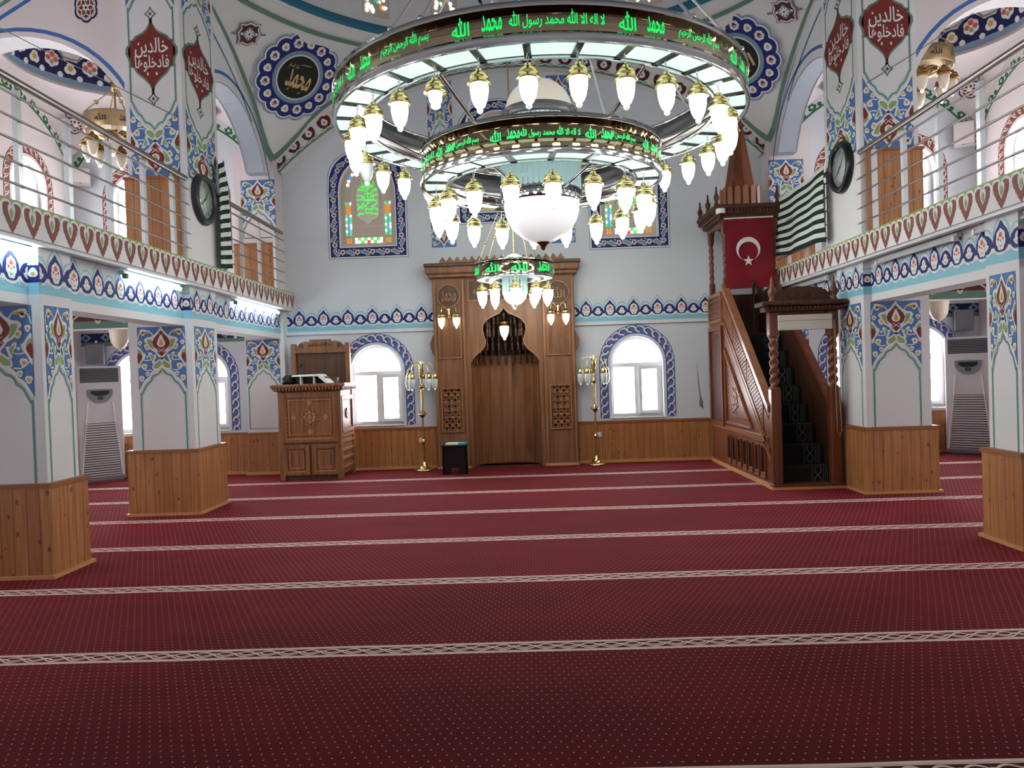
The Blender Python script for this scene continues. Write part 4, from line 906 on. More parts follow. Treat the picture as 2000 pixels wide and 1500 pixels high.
    mb = MB(); mb.lathe([(.405 * cos(radians(10 * i)), 4.74 + .40 * sin(radians(10 * i))) for i in range(9)] + [(0, 5.14)], (CX, CY, 0), 36, 'dome_glass', True, False); build('glass_dome', mb, t)
    mb = MB(); mb.lathe([(.455, 3.66)] + [(.455 * cos(radians(9 * i)), 3.66 - .47 * sin(radians(9 * i))) for i in range(1, 10)] + [(0, 3.19)], (CX, CY, 0), 40, 'bowl_lit', True, False); build('glass_bowl', mb, t)
    mb = MB(); mb.lathe([(.0, 3.1), (.022, 3.11), (.03, 3.14), (.05, 3.165), (.085, 3.195), (.09, 3.21), (0, 3.22)], (CX, CY, 0), 16, 'brass_dark'); build('finial', mb, t)
    for i in range(6):
        a = radians(30 + 60 * i); mb = MB(); mb.tube([(CX + 2.06 * sin(a), CY - 2.06 * cos(a), 4.62), (CX + 1.41 * sin(a), CY - 1.41 * cos(a), 4.27)], .02, 'steel', 6); build('tie_rod', mb, t)
        mb = MB(); mb.tube([(CX + 1.10 * sin(a), CY - 1.10 * cos(a), 3.9), (CX + .47 * sin(a), CY - .47 * cos(a), 3.74)], .018, 'chrome', 6); build('spoke', mb, t)
    for i in range(8):
        a = radians((-37, -28, 37, 62, 118, 152, -152, -118)[i]); mb = MB(); mb.tube([(CX + 2.39 * sin(a), CY - 2.39 * cos(a), 4.93), (CX + .1 * sin(a), CY - .1 * cos(a), 8.0)], .016, 'alu', 6); mb.ball((CX + 2.39 * sin(a), CY - 2.39 * cos(a), 4.955), .03, 'chrome', 8, 6); build('suspension_rod', mb, t)
    mb = MB(); mb.tube([(CX, CY, 5.1), (CX, CY, 12.6)], .02, 'brass', 8); mb.lathe([(0, 7.9), (.12, 7.95), (.14, 8.05), (.05, 8.15), (0.02, 8.2)], (CX, CY, 0), 16, 'brass'); build('centre_pole', mb, t)
big_chandelier()
# ---------------------------------------------------------------- small chandelier by the mihrab
def small_chandelier():
    x, y = -.14, 12.3; O = (x, y, 2.7); c = (x, y); t = thing('chandelier', 'small single-ring chandelier with green lettering hanging in front of the wooden mihrab', 'chandelier', O)
    R, z0, z1 = .63, 3.13, 3.40; nn = 64
    mb = MB(); mb.ring([(R, z0 + .03), (R, z1 - .02), (R - .01, z1 - .02), (R - .01, z0 + .03)], (x, y, 0), nn, 'mirror_bronze'); build('mirror_band', mb, t)
    mb = MB()
    for a, b in ((z0, z0 + .035), (z1 - .025, z1)): mb.ring([(R + .01, a), (R + .01, b), (R - .02, b), (R - .02, a)], (x, y, 0), nn, 'chrome')
    mb.ring([(R - .16, z0), (R - .16, z1), (R - .17, z1), (R - .17, z0)], (x, y, 0), nn, 'mirror_grey'); build('rims', mb, t)
    mb = MB(); mb.ring([(R - .02, z0 + .012), (R - .15, z0 + .012), (R - .15, z0 + .024), (R - .02, z0 + .024)], (x, y, 0), nn, 'panel_lit'); build('light_panel', mb, t)
    mb = MB()
    for i in range(9):
        a0 = radians(40 * i + 8); P = text_pat(('الله', 'محمد', 'الله')[i % 3], .26, .15, 'green_led', 1, bold=.03)
        stamp(mb, P, lambda u, v, o: (x + (R + o) * sin(a0 + u / R), y - (R + o) * cos(a0 + u / R), 3.27 + v), .003)
    build('green_lettering', mb, t)
    pr = lamp_proto(t, .88); n = 10
    for i in range(n):
        a = radians(2) + 2 * pi * i / n
        if i == 0: pr.location = (.55 * sin(a), -.55 * cos(a), z0 - O[2] + .03); pr.rotation_euler = (0, 0, a)
        else: lamp_at(t, pr, a, .55, z0 + .03, c, O)
    mb = MB()
    for i in range(20):
        a = 2 * pi * i / 20; mb.tube([(x + .185 * cos(a), y + .185 * sin(a), 2.9), (x + .185 * cos(a), y + .185 * sin(a), 3.38)], .02, 'crystal', 5)
    build('crystal_cylinder', mb, t)
    mb = MB(); mb.lathe([(.19, 2.92)] + [(.19 * cos(radians(15 * i)), 2.92 - .2 * sin(radians(15 * i))) for i in range(1, 6)] + [(0, 2.72)], (x, y, 0), 24, 'lamp_soft', True, False); mb.lathe([(0, 2.69), (.02, 2.7), (.03, 2.725), (0, 2.73)], (x, y, 0), 10, 'brass_dark'); build('glass_bowl', mb, t)
    mb = MB(); mb.lathe([(.18 * cos(radians(15 * i)), 3.38 + .17 * sin(radians(15 * i))) for i in range(6)] + [(0, 3.55)], (x, y, 0), 24, 'dome_glass', True, False); build('glass_dome', mb, t)
    for i in range(6):
        a = radians(60 * i + 20); p0 = Vector((x + .61 * sin(a), y - .61 * cos(a), 3.4)); p1 = Vector((x + .02 * sin(a), y - .02 * cos(a), 4.7)); mb = MB(); mb.tube([p0, p1], .006, 'brass', 5); mb.ball(p0.lerp(p1, .27), .028, 'brass', 8, 5); build('suspension_wire', mb, t)
    mb = MB(); mb.tube([(x, y, 3.5), (x, y, 7.45)], .012, 'brass', 6); mb.ball((x, y, 4.7), .04, 'brass', 10, 6); build('centre_pole', mb, t)
small_chandelier()
# ---------------------------------------------------------------- unlit gallery chandeliers
def gallery_chandelier(s):
    x, y = (-6.1 if s < 0 else 6.0), 11.6; O = (x, y, 5.0); c = (x, y); t = thing('chandelier', 'unlit pale gold ring chandelier in the %s gallery behind the tall pillar' % ('left' if s < 0 else 'right'), 'chandelier', O)
    R, z0, z1 = .44, (5.47 if s < 0 else 5.93), (5.71 if s < 0 else 6.17)
    mb = MB(); mb.ring([(R, z0), (R + .01, z0 + .02), (R + .01, z1 - .02), (R, z1), (R - .015, z1), (R - .015, z0)], (x, y, 0), 48, 'gold_matt')
    for i in range(8):
        a0 = radians(45 * i); stamp(mb, text_pat(('الله', 'محمد')[i % 2], .17, .1, 'dark_grey', 1, bold=.02), lambda u, v, o: (x + (R + .012 + o) * sin(a0 + u / R), y - (R + .012 + o) * cos(a0 + u / R), (z0 + z1) / 2 + v), .002)
    build('ring', mb, t)
    mb = MB(); mb.ring([(R - .02, z0), (R - .2, z0), (R - .2, z0 + .02), (R - .02, z0 + .02)], (x, y, 0), 40, 'gold_matt'); mb.ring([(R - .2, z0), (R - .2, z1 - .05), (R - .21, z1 - .05), (R - .21, z0)], (x, y, 0), 40, 'mirror_bronze')
    for i in range(8): a = pi / 4 * i; mb.tube([(x, y, z0 + .02), (x + (R - .02) * sin(a), y - (R - .02) * cos(a), z0 + .02)], .012, 'brass_dark', 5)
    build('lower_frame', mb, t)
    pr = lamp_proto(t, .92, 'lamp_cream', False, 'brass_dark')
    for i in range(8):
        a = radians(20) + 2 * pi * i / 8
        if i == 0: pr.location = (.4 * sin(a), -.4 * cos(a), z0 - O[2] + .03)
        else: lamp_at(t, pr, a, .4, z0 + .03, c, O)
    for i in range(4):
        a = radians(90 * i + 45); p0 = Vector((x + .44 * sin(a), y - .44 * cos(a), z1)); p1 = Vector((x, y, z1 + .46)); mb = MB(); mb.tube([p0, p1], .009, 'gold_matt', 5); mb.ball(p0.lerp(p1, .4), .035, 'brass', 8, 5); build('arm', mb, t)
    mb = MB(); mb.tube([(x, y, z0), (x, y, 8.2)], .014, 'brass_dark', 6); mb.lathe([(0, .39), (.05, .41), (.06, .46), (.03, .51), (.055, .57), (.02, .63), (0, .64)], (x, y, z1), 12, 'brass'); build('stem', mb, t)
gallery_chandelier(-1); gallery_chandelier(1)
def ceiling_lamp(s):
    x, y = s * 6.34, 11.9; t = thing('ceiling_lamp', 'cream glass bell lamp under the %s gallery ceiling, beside the arched window' % ('left' if s < 0 else 'right'), 'ceiling lamp', (x, y, 2.9))
    mb = MB(); mb.lathe([(.0, 2.9), (.07, 2.9), (.08, 2.86), (.03, 2.8), (.03, 2.66), (.16, 2.6), (.17, 2.54), (.12, 2.52), (0, 2.52)], (x, y, 0), 18, 'brass_dark'); build('mount', mb, t)
    mb = MB(); mb.lathe([(.15, 2.53), (.14, 2.42), (.125, 2.33), (.085, 2.26), (.02, 2.22), (.018, 2.19), (0, 2.18)], (x, y, 0), 18, 'lamp_cream'); build('glass_shade', mb, t)
    for i in range(4): a = pi / 4 + pi / 2 * i; mb = MB(); mb.ball((x + .15 * cos(a), y + .15 * sin(a), 2.53), .018, 'lamp_cream', 8, 5); build('glass_knob', mb, t)
ceiling_lamp(-1); ceiling_lamp(1)
# ---------------------------------------------------------------- fluorescent battens under the parapets
for s in (-1, 1):
    for i, (y0, y1) in enumerate(((5.5, 6.8), (8.1, 9.45), (11.2, 13.2)) if s < 0 else ((6.0, 7.3), (7.6, 9.3), (10.8, 12.5))):
        place = ('nearest the viewer', 'in the middle, ending at the clock pillar', 'furthest back, next to the qibla wall')[i]
        t = thing('fluorescent_lamp', '%s fluorescent tube under the %s balcony, %s' % (('lit white', 'left', place) if s < 0 else ('unlit grey', 'right', ('nearest the viewer', 'in the middle, above the air conditioner', 'furthest back, behind the pulpit')[i])), 'fluorescent lamp', (s * 4.25, (y0 + y1) / 2, 2.87), group=None)
        x0, x1 = sorted((s * 4.24, s * 4.29)); mb = MB(); mb.box(x0, x1, y0, y1, 2.83, 2.872, 'pvc'); build('batten', mb, t)
        mb = MB(); mb.tube([(s * 4.235, y0 + .04, 2.815), (s * 4.235, y1 - .04, 2.815)], .018, 'tube_lit' if s < 0 else 'tube_off', 10); build('tube', mb, t)
        for y in (y0 + .02, y1 - .02): mb = MB(); a, b = sorted((s * 4.21, s * 4.26)); mb.box(a, b, y - .02, y + .02, 2.79, 2.84, 'white' if s > 0 else 'green_grey'); build('end_cap', mb, t)
# ---------------------------------------------------------------- steel railings
def railing(s, posts, y0, y1, label):
    x = s * 4.16; t = thing('balcony_railing', label, 'railing', (x, (y0 + y1) / 2, 3.06), group='balcony railings')
    for y in posts:
        mb = MB(); mb.box(x - .022, x + .022, y - .03, y + .03, 3.06, 4.12, 'alu')
        for z in (3.33, 3.51, 3.69, 3.87, 4.06): mb.box(x - .03, x + .03, y - .012, y + .012, z - .012, z + .012, 'steel')
        build('post', mb, t)
    mb = MB(); mb.tube([(x, y0, 4.2), (x, y1, 4.2)], .034, 'steel', 12); mb.ball((x, y1, 4.2), .036, 'steel', 10, 6)
    for y in posts: mb.tube([(x, y, 4.1), (x, y, 4.2)], .012, 'steel', 6)
    build('handrail', mb, t)
    for z in (3.33, 3.51, 3.69, 3.87, 4.06):
        xx = x - s * .03; mb = MB(); mb.tube([(xx, y0, z), (xx, y1 - .03, z), (xx, y1 + .06, z)], [.011, .011, .002], 'steel', 6); build('rail', mb, t)
for s, nm in ((-1, 'left'), (1, 'right')):
    railing(s, [3.5, 4.2, 4.9, 5.6, 6.33, 7.03, 7.73, 8.43, 9.13], 2.4, 9.5, 'nearer steel railing of the %s balcony, in front of the boarded pillar' % nm)
    railing(s, [10.7, 11.35, 12.1, 12.87], 10.45, 13.25, 'shorter steel railing of the %s balcony, between the pillar and the qibla wall' % nm)
# ---------------------------------------------------------------- carved frames
def frame(mb, T, u0, u1, v0, v1, w, k, d=.015):
    o = [(u0, v0), (u1, v0), (u1, v1), (u0, v1)]; i = [(u0 + w, v0 + w), (u1 - w, v0 + w), (u1 - w, v1 - w), (u0 + w, v1 - w)]
    plate(mb, o, [i], T, 0, d, k, back=False)
def strips(mb, T, u0, u1, v0, v1, pitch, w, k, d=.008, dirs=(1, -1)):
    for s in dirs:
        n = int((u1 - u0 + v1 - v0) / pitch) + 1
        for i in range(1, n):
            t = i * pitch
            if s > 0: a, b = (u0 + max(0, t - (v1 - v0)), v0 + min(t, v1 - v0)), (u0 + min(t, u1 - u0), v0 + max(0, t - (u1 - u0)))
            else: a, b = (u1 - max(0, t - (v1 - v0)), v0 + min(t, v1 - v0)), (u1 - min(t, u1 - u0), v0 + max(0, t - (u1 - u0)))
            if math.dist(a, b) > .01: plate(mb, stroke([a, b], w)[0], [], T, 0, d, k, back=False)
def carve(mb, T, pat, k, d=.01):                # raised carving from pattern polygons
    for _, l, p in pat: plate(mb, p, [], T, 0, d + .004 * l, k, back=False)
def rose(r, n=8):
    P = []
    for i in range(n):
        a = 2 * pi * i / n; P.append(('', 0, petal(r * .6 * cos(a), r * .6 * sin(a), r * .24, 3, .2, 12)))
        P.append(('', 0, circ(r * cos(a + pi / n), r * sin(a + pi / n), r * .1, 8)))
    P.append(('', 1, petal(0, 0, r * .34, 6, .3, 24))); P.append(('', 2, circ(0, 0, r * .12, 8)))
    return P
def zig(x0, x1, z0, z1, n):
    p = [(x0, z0)]; w = (x1 - x0) / n
    for i in range(n): p += [(x0 + i * w + w * .08, z0 + (z1 - z0) * .35), (x0 + (i + .5) * w, z1), (x0 + (i + .92) * w, z0 + (z1 - z0) * .35)]
    return p + [(x1, z0)]
# ---------------------------------------------------------------- mihrab
def mihrab():
    c = -.365; t = thing('mihrab', 'tall carved wooden prayer niche with zigzag crest in the middle of the qibla wall', 'mihrab', (c, 13.5, 0)); F = 13.42
    for x0, x1, txt in ((-1.6, -1.03, 'محمد'), (.30, .87, 'الله')):
        mb = MB(); mb.bbox(x0, x1, F, 13.64, 0, 3.34, 'mihrab_wood', .012); mb.box(x0 - .01, x1 + .01, F - .012, F + .05, 0, .045, 'pine_trim'); xc = (x0 + x1) / 2
        T = TY(xc, F, 0)
        for u in (-.25, .25): mb.box(xc + u - .014, xc + u + .014, F - .03, F, .05, 3.3, 'mihrab_lit_edge')
        p = build('side_pilaster', mb, t)
        q = MB(); frame(q, T, -.2, .2, 1.93, 2.67, .022, 'mihrab_lit_edge', .03); plate(q, [(-.18, 1.95), (.18, 1.95), (.18, 2.65), (-.18, 2.65)], [], T, 0, .003, 'mihrab_dark', back=False); strips(q, T, -.18, .18, 1.95, 2.65, .05, .026, 'mihrab_wood', .018, (1,)); build('lattice_panel', q, p)  # dark ground paints the shade sunk behind the lattice strips
        q = MB(); frame(q, T, -.19, .19, .64, 1.42, .022, 'mihrab_lit_edge', .03); strips(q, T, -.17, .17, .66, 1.4, .11, .035, 'mihrab_wood', .014)
        for i in range(5):
            for j in range(3): carve(q, lambda u, v, o: T(u - .11 + .11 * j, v + .77 + .13 * i, o), [('', 0, petal(0, 0, .034, 6, .3, 12))], 'mihrab_lit_edge', .02)
        build('carved_panel', q, p)
        q = MB(); q.v = []; P = circ(0, 0, .205, 32); plate(q, P, [], TY(xc, F, 3.02), 0, .022, 'mihrab_dark', back=False); plate(q, P, [circ(0, 0, .185, 32)], TY(xc, F - .022, 3.02), 0, .025, 'mihrab_lit_edge', back=False)
        carve(q, TY(xc, F - .022, 3.02), text_pat(txt, .26, .2, '', 0, 0, 0, bold=.02), 'mihrab_lit_edge', .02); build('calligraphy_disc', q, p)
    mb = MB(); L, R, ap = -.67, .67, 2.84
    half = [(0, ap), (.02, ap - .07), (.08, ap - .14), (.2, ap - .19), (.31, ap - .25), (.375, ap - .34), (.385, ap - .44), (.36, ap - .54), (.335, ap - .62), (.35, ap - .7), (.42, ap - .79), (.52, ap - .87), (.575, ap - .93), (.595, ap - .985)]
    prof = [(c + L, 3.34), (c + R, 3.34), (c + R, ap - .985)] + [(c + x, z) for x, z in reversed(half)] + [(c - x, z) for x, z in half[1:]] + [(c + L, ap - .985)]
    plate(mb, prof, [], TY(0, 13.47, 0), -.05, 0, 'mihrab_wood'); T = TY(c, 13.47, 0)
    stroke_p = stroke([(-x, z) for x, z in reversed(half)] + half[1:], .025)
    for q in stroke_p: plate(mb, q, [], T, 0, .014, 'mihrab_lit_edge', back=False)
    frame(mb, T, -.62, .62, 2.92, 3.3, .022, 'mihrab_lit_edge', .025); plate(mb, [(-.6, 2.94), (.6, 2.94), (.6, 3.28), (-.6, 3.28)], [], T, 0, .003, 'mihrab_dark', back=False); carve(mb, T, text_pat('لا اله الا الله محمد رسول الله', 1.05, .2, '', 0, 0, 3.11, bold=.02), 'mihrab_lit_edge', .012)  # dark field stands in for shade in the sunk header panel
    for x in (-.63, .63): mb.box(c + x - .03, c + x + .03, 13.44, 13.6, 0, ap - .9, 'mihrab_wood')
    build('arched_panel', mb, t)
    mb = MB(); mb.bbox(-1.66, .93, 13.33, 13.64, 3.34, 3.40, 'mihrab_wood', .01); mb.bbox(-1.7, .97, 13.28, 13.64, 3.40, 3.53, 'mihrab_wood', .02); mb.bbox(-1.72, .99, 13.26, 13.64, 3.52, 3.58, 'mihrab_dark', .01)
    mb.prism(zig(-1.45, .72, 3.575, 3.69, 17), 'y', 13.28, 13.31, 'mihrab_wood'); build('cornice', mb, t)
    for s, x in ((-1, -1.6), (1, .87)): mb = MB(); mb.prism([(x, 2.35), (x + s * .02, 2.34), (x + s * .075, 2.2), (x + s * .06, 2.1), (x + s * .03, 2.02), (x, 1.98)], 'y', 13.45, 13.6, 'mihrab_wood'); build('bracket', mb, t)
    # niche: curved boards, dark hood, turned spindles
    mb = MB(); N = 9; pts = [(c + .6 * cos(pi * i / N), 13.56 + .66 * sin(pi * i / N)) for i in range(N + 1)]
    for a, b in zip(pts, pts[1:]):
        mb.add([(a[0], a[1], 0), (b[0], b[1], 0), (b[0], b[1], 2.0), (a[0], a[1], 2.0)], [(0, 1, 2, 3)], 'niche_wood')
        mb.tube([(a[0], a[1] - .004, 0), (a[0], a[1] - .004, 2.0)], .012, 'niche_wood', 6)
    mb.box(c - .65, c + .65, 13.5, 13.56, 0, .02, 'mihrab_dark'); build('niche_boards', mb, t)
    mb = MB(); M_ = 6
    v = [(c + .63 * cos(pi * i / 16) * cos(pi / 2 * j / M_) ** .7, 13.5 + .68 * sin(pi * i / 16) * cos(pi / 2 * j / M_) ** .7, 1.98 + 1.15 * sin(pi / 2 * j / M_)) for j in range(M_ + 1) for i in range(17)]
    mb.add(v, [(j * 17 + i, j * 17 + i + 1, (j + 1) * 17 + i + 1, (j + 1) * 17 + i) for j in range(M_) for i in range(16)], 'black_wood', True); build('dark_hood', mb, t)
    mb = MB(); mb.lathe([(0, 0), (.012, .01), (.02, .04), (.012, .06), (.022, .09), (.018, .14), (.01, .17), (.02, .19), (.02, .24), (.014, .26), (.022, .3), (.022, .36)], (0, 0, 0), 8, 'mihrab_dark'); mb.v = [(x * 1.35, y * 1.35, z) for x, y, z in mb.v]; proto = build('turned_spindle', mb, t, (0, 0, 0)); first = True
    for row, (rr, z, n) in enumerate(((.95, 1.80, 13), (.74, 2.04, 11), (.54, 2.28, 9), (.34, 2.5, 5))):
        for i in range(n):
            a = pi * (i + .5) / n; o = proto if first else proto.copy()
            if not first: COL.objects.link(o)
            first = False; o.location = (.58 * rr * cos(a), .0 + .62 * rr * sin(a) + .02, z); o.parent = t
mihrab()
def sconce(x, label, lit=True):
    t = thing('wall_sconce', label, 'wall lamp', (x, 13.4, 2.72)); mb = MB(); mb.lathe([(0, 0), (.045, .0), (.05, .02), (.02, .04), (0, .05)], (0, 0, 0), 14, 'brass'); mb.v = [(x + a, 13.418 - z, 2.70 + b) for a, b, z in mb.v]
    mb.lathe([(0, .12), (.014, .1), (.03, .06), (.018, .02), (.03, -.02), (.015, -.06), (0, -.09)], (x, 13.34, 2.72), 10, 'brass'); mb.tube([(x, 13.4, 2.72), (x, 13.34, 2.72)], .012, 'brass', 6); build('bracket', mb, t)
    pr = lamp_meshes(.72, 'sconce_lit')
    for s in (-1, 1):
        mb = MB(); mb.tube(cr([(x, 13.34, ), (x, 13.34)], 1) and [(x + s * .13 * sin(pi / 2 * i / 6), 13.34 - .02 * i / 6, 2.74 + .09 * sin(pi * i / 6)) for i in range(7)], .007, 'brass', 6); a = build('arm', mb, t)
        for nm, m in zip(('chain', 'lamp_cap', 'lamp_shade', 'glass_drop'), pr):
            if nm == 'chain': continue
            q = MB(); q.v = [(x + s * .13 + a_, 13.32 + b_, 2.82 + c_) for a_, b_, c_ in m.v]; q.f = m.f; q.k = m.k; q.s = m.s; build(nm, q, a)
sconce(-1.315, 'brass two-shade wall lamp on the left pilaster of the prayer niche'); sconce(.585, 'brass two-shade wall lamp on the right pilaster of the prayer niche')
t = thing('niche_lamp', 'single glass lamp hanging in the dark onion arch of the prayer niche', 'hanging lamp', (-.365, 13.5, 2.6))
m = lamp_meshes(.95, 'sconce_lit', False, 'brass_dark')
for nm, q0 in zip(('lamp_chain', 'lamp_cap', 'lamp_shade', 'glass_drop'), m):
    q0.v = [(-.365 + a, 13.56 + b, 2.72 + c_) for a, b, c_ in q0.v]; build(nm, q0, t)
# ---------------------------------------------------------------- minbar (pulpit stairs)
def twist(mb, x, y, z0, z1, r, k, turns=3.):
    n, m = 10, 36; v = []
    for j in range(m + 1):
        z = z0 + (z1 - z0) * j / m; a0 = 2 * pi * turns * j / m
        for i in range(n):
            a = 2 * pi * i / n; rr = r * (1 + .22 * cos(2 * (a - a0))); v.append((x + rr * cos(a), y + rr * sin(a), z))
    mb.add(v, [(j * n + i, j * n + (i + 1) % n, (j + 1) * n + (i + 1) % n, (j + 1) * n + i) for j in range(m) for i in range(n)], k, True)
def post(mb, x, y, z0, za, zb, z1, w, k):
    mb.bbox(x - w / 2, x + w / 2, y - w / 2, y + w / 2, z0, za, k, .008); mb.bbox(x - w / 2, x + w / 2, y - w / 2, y + w / 2, zb, z1, k, .008); twist(mb, x, y, za, zb, w * .40, k)
    for z in (za, zb): mb.lathe([(w * .5, -.02), (w * .55, 0), (w * .5, .02)], (x, y, z), 14, k)
def finial(mb, x, y, z, h, k, r=.05):
    mb.lathe([(r * .9, 0), (r, .04 * h), (r * .6, .14 * h), (r * 1.05, .3 * h), (r * 1.1, .42 * h), (r * .5, .58 * h), (r * .55, .66 * h), (r * .3, .75 * h), (r * .45, .84 * h), (0.002, h)], (x, y, z), 12, k)
def minbar():
    x0, x1, W_ = 3.2, 4.08, 'minbar_wood'; t = thing('minbar', 'tall carved wooden pulpit with black carpeted stairs, gate and pointed spire', 'pulpit', (3.64, 11.8, 0))
    T = TXm(x0, 0, 0); N_ = lambda y: -y        # outer side face looks to -X, u = -y
    mb = MB(); mb.prism([(10.22, 0), (13.4, 0), (13.4, 2.86), (12.42, 2.86), (12.42, 2.72), (10.22, .86)], 'x', x0, x0 + .05, W_)
    for y0, y1, z0, z1 in ((10.22, 13.4, 0, .05),): mb.box(x0 - .03, x0, y0 - .02, y1, 0, .05, 'pine_trim')
    R0, R1 = (12.42, 2.93), (10.22, 1.07)
    def sl(dz0, dz1, d0, d1, k, ya=10.22, yb=12.42): 
        z = lambda y: R1[1] + (y - R1[0]) * (R0[1] - R1[1]) / (R0[0] - R1[0])
        mb.prism([(ya, z(ya) + dz0), (yb, z(yb) + dz0), (yb, z(yb) + dz1), (ya, z(ya) + dz1)], 'x', x0 - d0, x0 + d1, k)
    sl(-.06, .03, .03, .08, 'minbar_light'); sl(-.13, -.06, .012, .06, W_); sl(-.60, -.53, .02, .05, W_); sl(-.72, -.66, .012, .05, 'minbar_light')
    build('left_side', mb, t)
    # lattice band below the rail, in three runs
    q = MB(); slope = (R0[1] - R1[1]) / (R0[0] - R1[0])
    for a, b in ((10.5, 11.15), (11.22, 11.85), (11.92, 12.38)):
        zz = lambda y, d: R1[1] + (y - R1[0]) * slope + d
        plate(q, [(N_(a), zz(a, -.5)), (N_(b), zz(b, -.5)), (N_(b), zz(b, -.16)), (N_(a), zz(a, -.16))], [], T, 0, .004, 'minbar_dark', back=False)  # dark backing paints the shade in the lattice gaps
        n = int((b - a) / .05)
        for i in range(n + 1):
            y = a + (b - a) * i / n; plate(q, [(N_(y) - .011, zz(y, -.5)), (N_(y) + .011, zz(y, -.5)), (N_(y) + .011, zz(y, -.16)), (N_(y) - .011, zz(y, -.16))], [], T, 0, .014, 'minbar_light', back=False)
        for d in (-.44, -.38, -.32, -.26, -.2): plate(q, [(N_(a), zz(a, d - .011)), (N_(b), zz(b, d - .011)), (N_(b), zz(b, d + .011)), (N_(a), zz(a, d + .011))], [], T, 0, .014, 'minbar_light', back=False)
    build('rail_lattice', q, t)
    q = MB(); tri = [(12.36, .74), (11.0, .74), (12.36, .74 + 1.36 * slope)]; P3 = [(N_(y), z) for y, z in tri]
    for w, d, k in ((.09, .02, W_), (.03, .04, 'minbar_light')):
        for s_ in stroke(P3, w, True): plate(q, s_, [], T, 0, d, k, back=False)
    cx = (N_(11.92), 1.10); carve(q, lambda u, v, o: T(u + cx[0], v + cx[1], o), rose(.2, 8), 'minbar_light', .012)
    for i in range(14):
        for a, b in (((11.25, .84), (12.25, .84)), ((12.27, .88), (12.27, 1.75)), ((12.2, 1.8), (11.25, .97))):
            y, z = a[0] + (b[0] - a[0]) * i / 13, a[1] + (b[1] - a[1]) * i / 13; carve(q, lambda u, v, o: T(u + N_(y), v + z, o), [('', 0, circ(0, 0, .022, 6))], 'minbar_light', .01)
    build('triangle_panel', q, t)
    q = MB(); q.box(x0 - .02, x0, 10.3, 13.38, .62, .68, 'minbar_light'); q.box(x0 - .012, x0, 10.3, 13.38, .56, .6, W_)
    for i in range(7):
        y = 10.52 + i * .29; ol = [(N_(y) + u, v) for u, v in arched(0, .075, .16, .42, .53)]; plate(q, ol, [], T, 0, .003, 'black_wood', back=False)  # flat black arch stands in for the shade inside each niche
        frame(q, T, N_(y) - .11, N_(y) + .11, .12, .55, .03, W_, .02); q.box(x0 - .028, x0, y - .1, y + .1, .1, .13, 'minbar_light'); q.box(x0 - .022, x0, y - .09, y + .09, .15, .175, 'minbar_light')
    build('arcade', q, t)
    q = MB(); ol = [(N_(12.93) + u, v) for u, v in arched(0, .33, .72, 1.95, 2.18)]; plate(q, ol, [], T, 0, .004, 'minbar_dark', back=False); frame(q, T, N_(13.36), N_(12.5), .66, 2.3, .07, W_, .04); frame(q, T, N_(13.36), N_(12.5), 2.36, 2.84, .05, 'minbar_light', .03)  # flat dark arch sheet paints the shade of the tower recess
    for i in range(4): q.box(x0 - .015, x0, 12.56, 13.3, 2.44 + i * .09, 2.48 + i * .09, W_)
    build('tower_side_panel', q, t)
    mb = MB(); mb.prism([(10.25, 0), (13.4, 0), (13.4, 2.86), (12.42, 2.93), (10.25, 1.1)], 'x', x1 - .05, x1, 'minbar_dark')
    mb.prism([(10.25, 1.04), (12.42, 2.87), (12.42, 2.96), (10.25, 1.13)], 'x', x1 - .08, x1 + .01, W_); build('right_side', mb, t)
    n = 8
    for i in range(n):
        y, z = 10.3 + .265 * i, .265 * (i + 1); mb = MB(); mb.bbox(x0 + .06, x1 - .06, y, 12.45 if i == n - 1 else y + .3, z - .265 if i == 0 else z - .29, z, 'stair_black', .012); xr = x1 - .28
        Pn = []
        for s in (0, pi): PS(Pn, 'stair_line', 0, [(.045 * sin(s + 2 * pi * j / 8 * .9), .012 + .24 * j / 8) for j in range(9)], .01)
        for u in (-.075, .075, .1, .125): PS(Pn, 'stair_line', 0, [(u, .01), (u, .25)], .006)
        stamp(mb, Pn, TY(xr + .04, y, z - .262)); stamp(mb, Pn, lambda u, v, o: (xr + .04 + u, y + v, z + o)); build('stair_step', mb, t)
    mb = MB(); mb.box(x0 + .05, x1 - .05, 12.42, 13.35, 2.1, 2.16, 'minbar_dark'); mb.box(x0 + .05, x1 - .05, 13.3, 13.35, 2.1, 2.86, 'minbar_dark'); build('landing', mb, t)
    # tower posts and canopy
    for x, y in ((x0 + .05, 12.42), (x1 - .05, 12.42), (x0 + .05, 13.33), (x1 - .05, 13.33)): mb = MB(); post(mb, x, y, 2.1 if y < 13 else 2.84, 3.05, 3.75, 3.98, .09, W_); build('tower_post', mb, t)
    mb = MB()
    for a, b in (((x0 + .05, 12.42), 'y'), ((x0 + .05, 13.33), 'y')): pass
    br = [(0, 0), (.16, 0), (.13, -.05), (.14, -.1), (.09, -.14), (.05, -.22), (0, -.26)]
    for s in (1, -1): mb.prism([((12.46 if s > 0 else 13.29) + s * u, 3.97 + v) for u, v in br], 'x', x0 + .03, x0 + .07, 'minbar_dark')
    mb.box(x0, x1, 12.37, 12.44, 3.86, 4.0, W_); mb.box(x0, x0 + .07, 12.4, 13.38, 3.9, 4.0, W_); build('tower_lintel', mb, t)
    mb = MB(); mb.bbox(x0 - .06, x1 + .01, 12.32, 13.44, 3.98, 4.06, 'minbar_dark', .015); mb.bbox(x0 - .15, x1 + .03, 12.23, 13.5, 4.12, 4.2, 'minbar_dark', .02); mb.bbox(x0 - .1, x1 + .02, 12.28, 13.47, 4.05, 4.12, W_, .01)
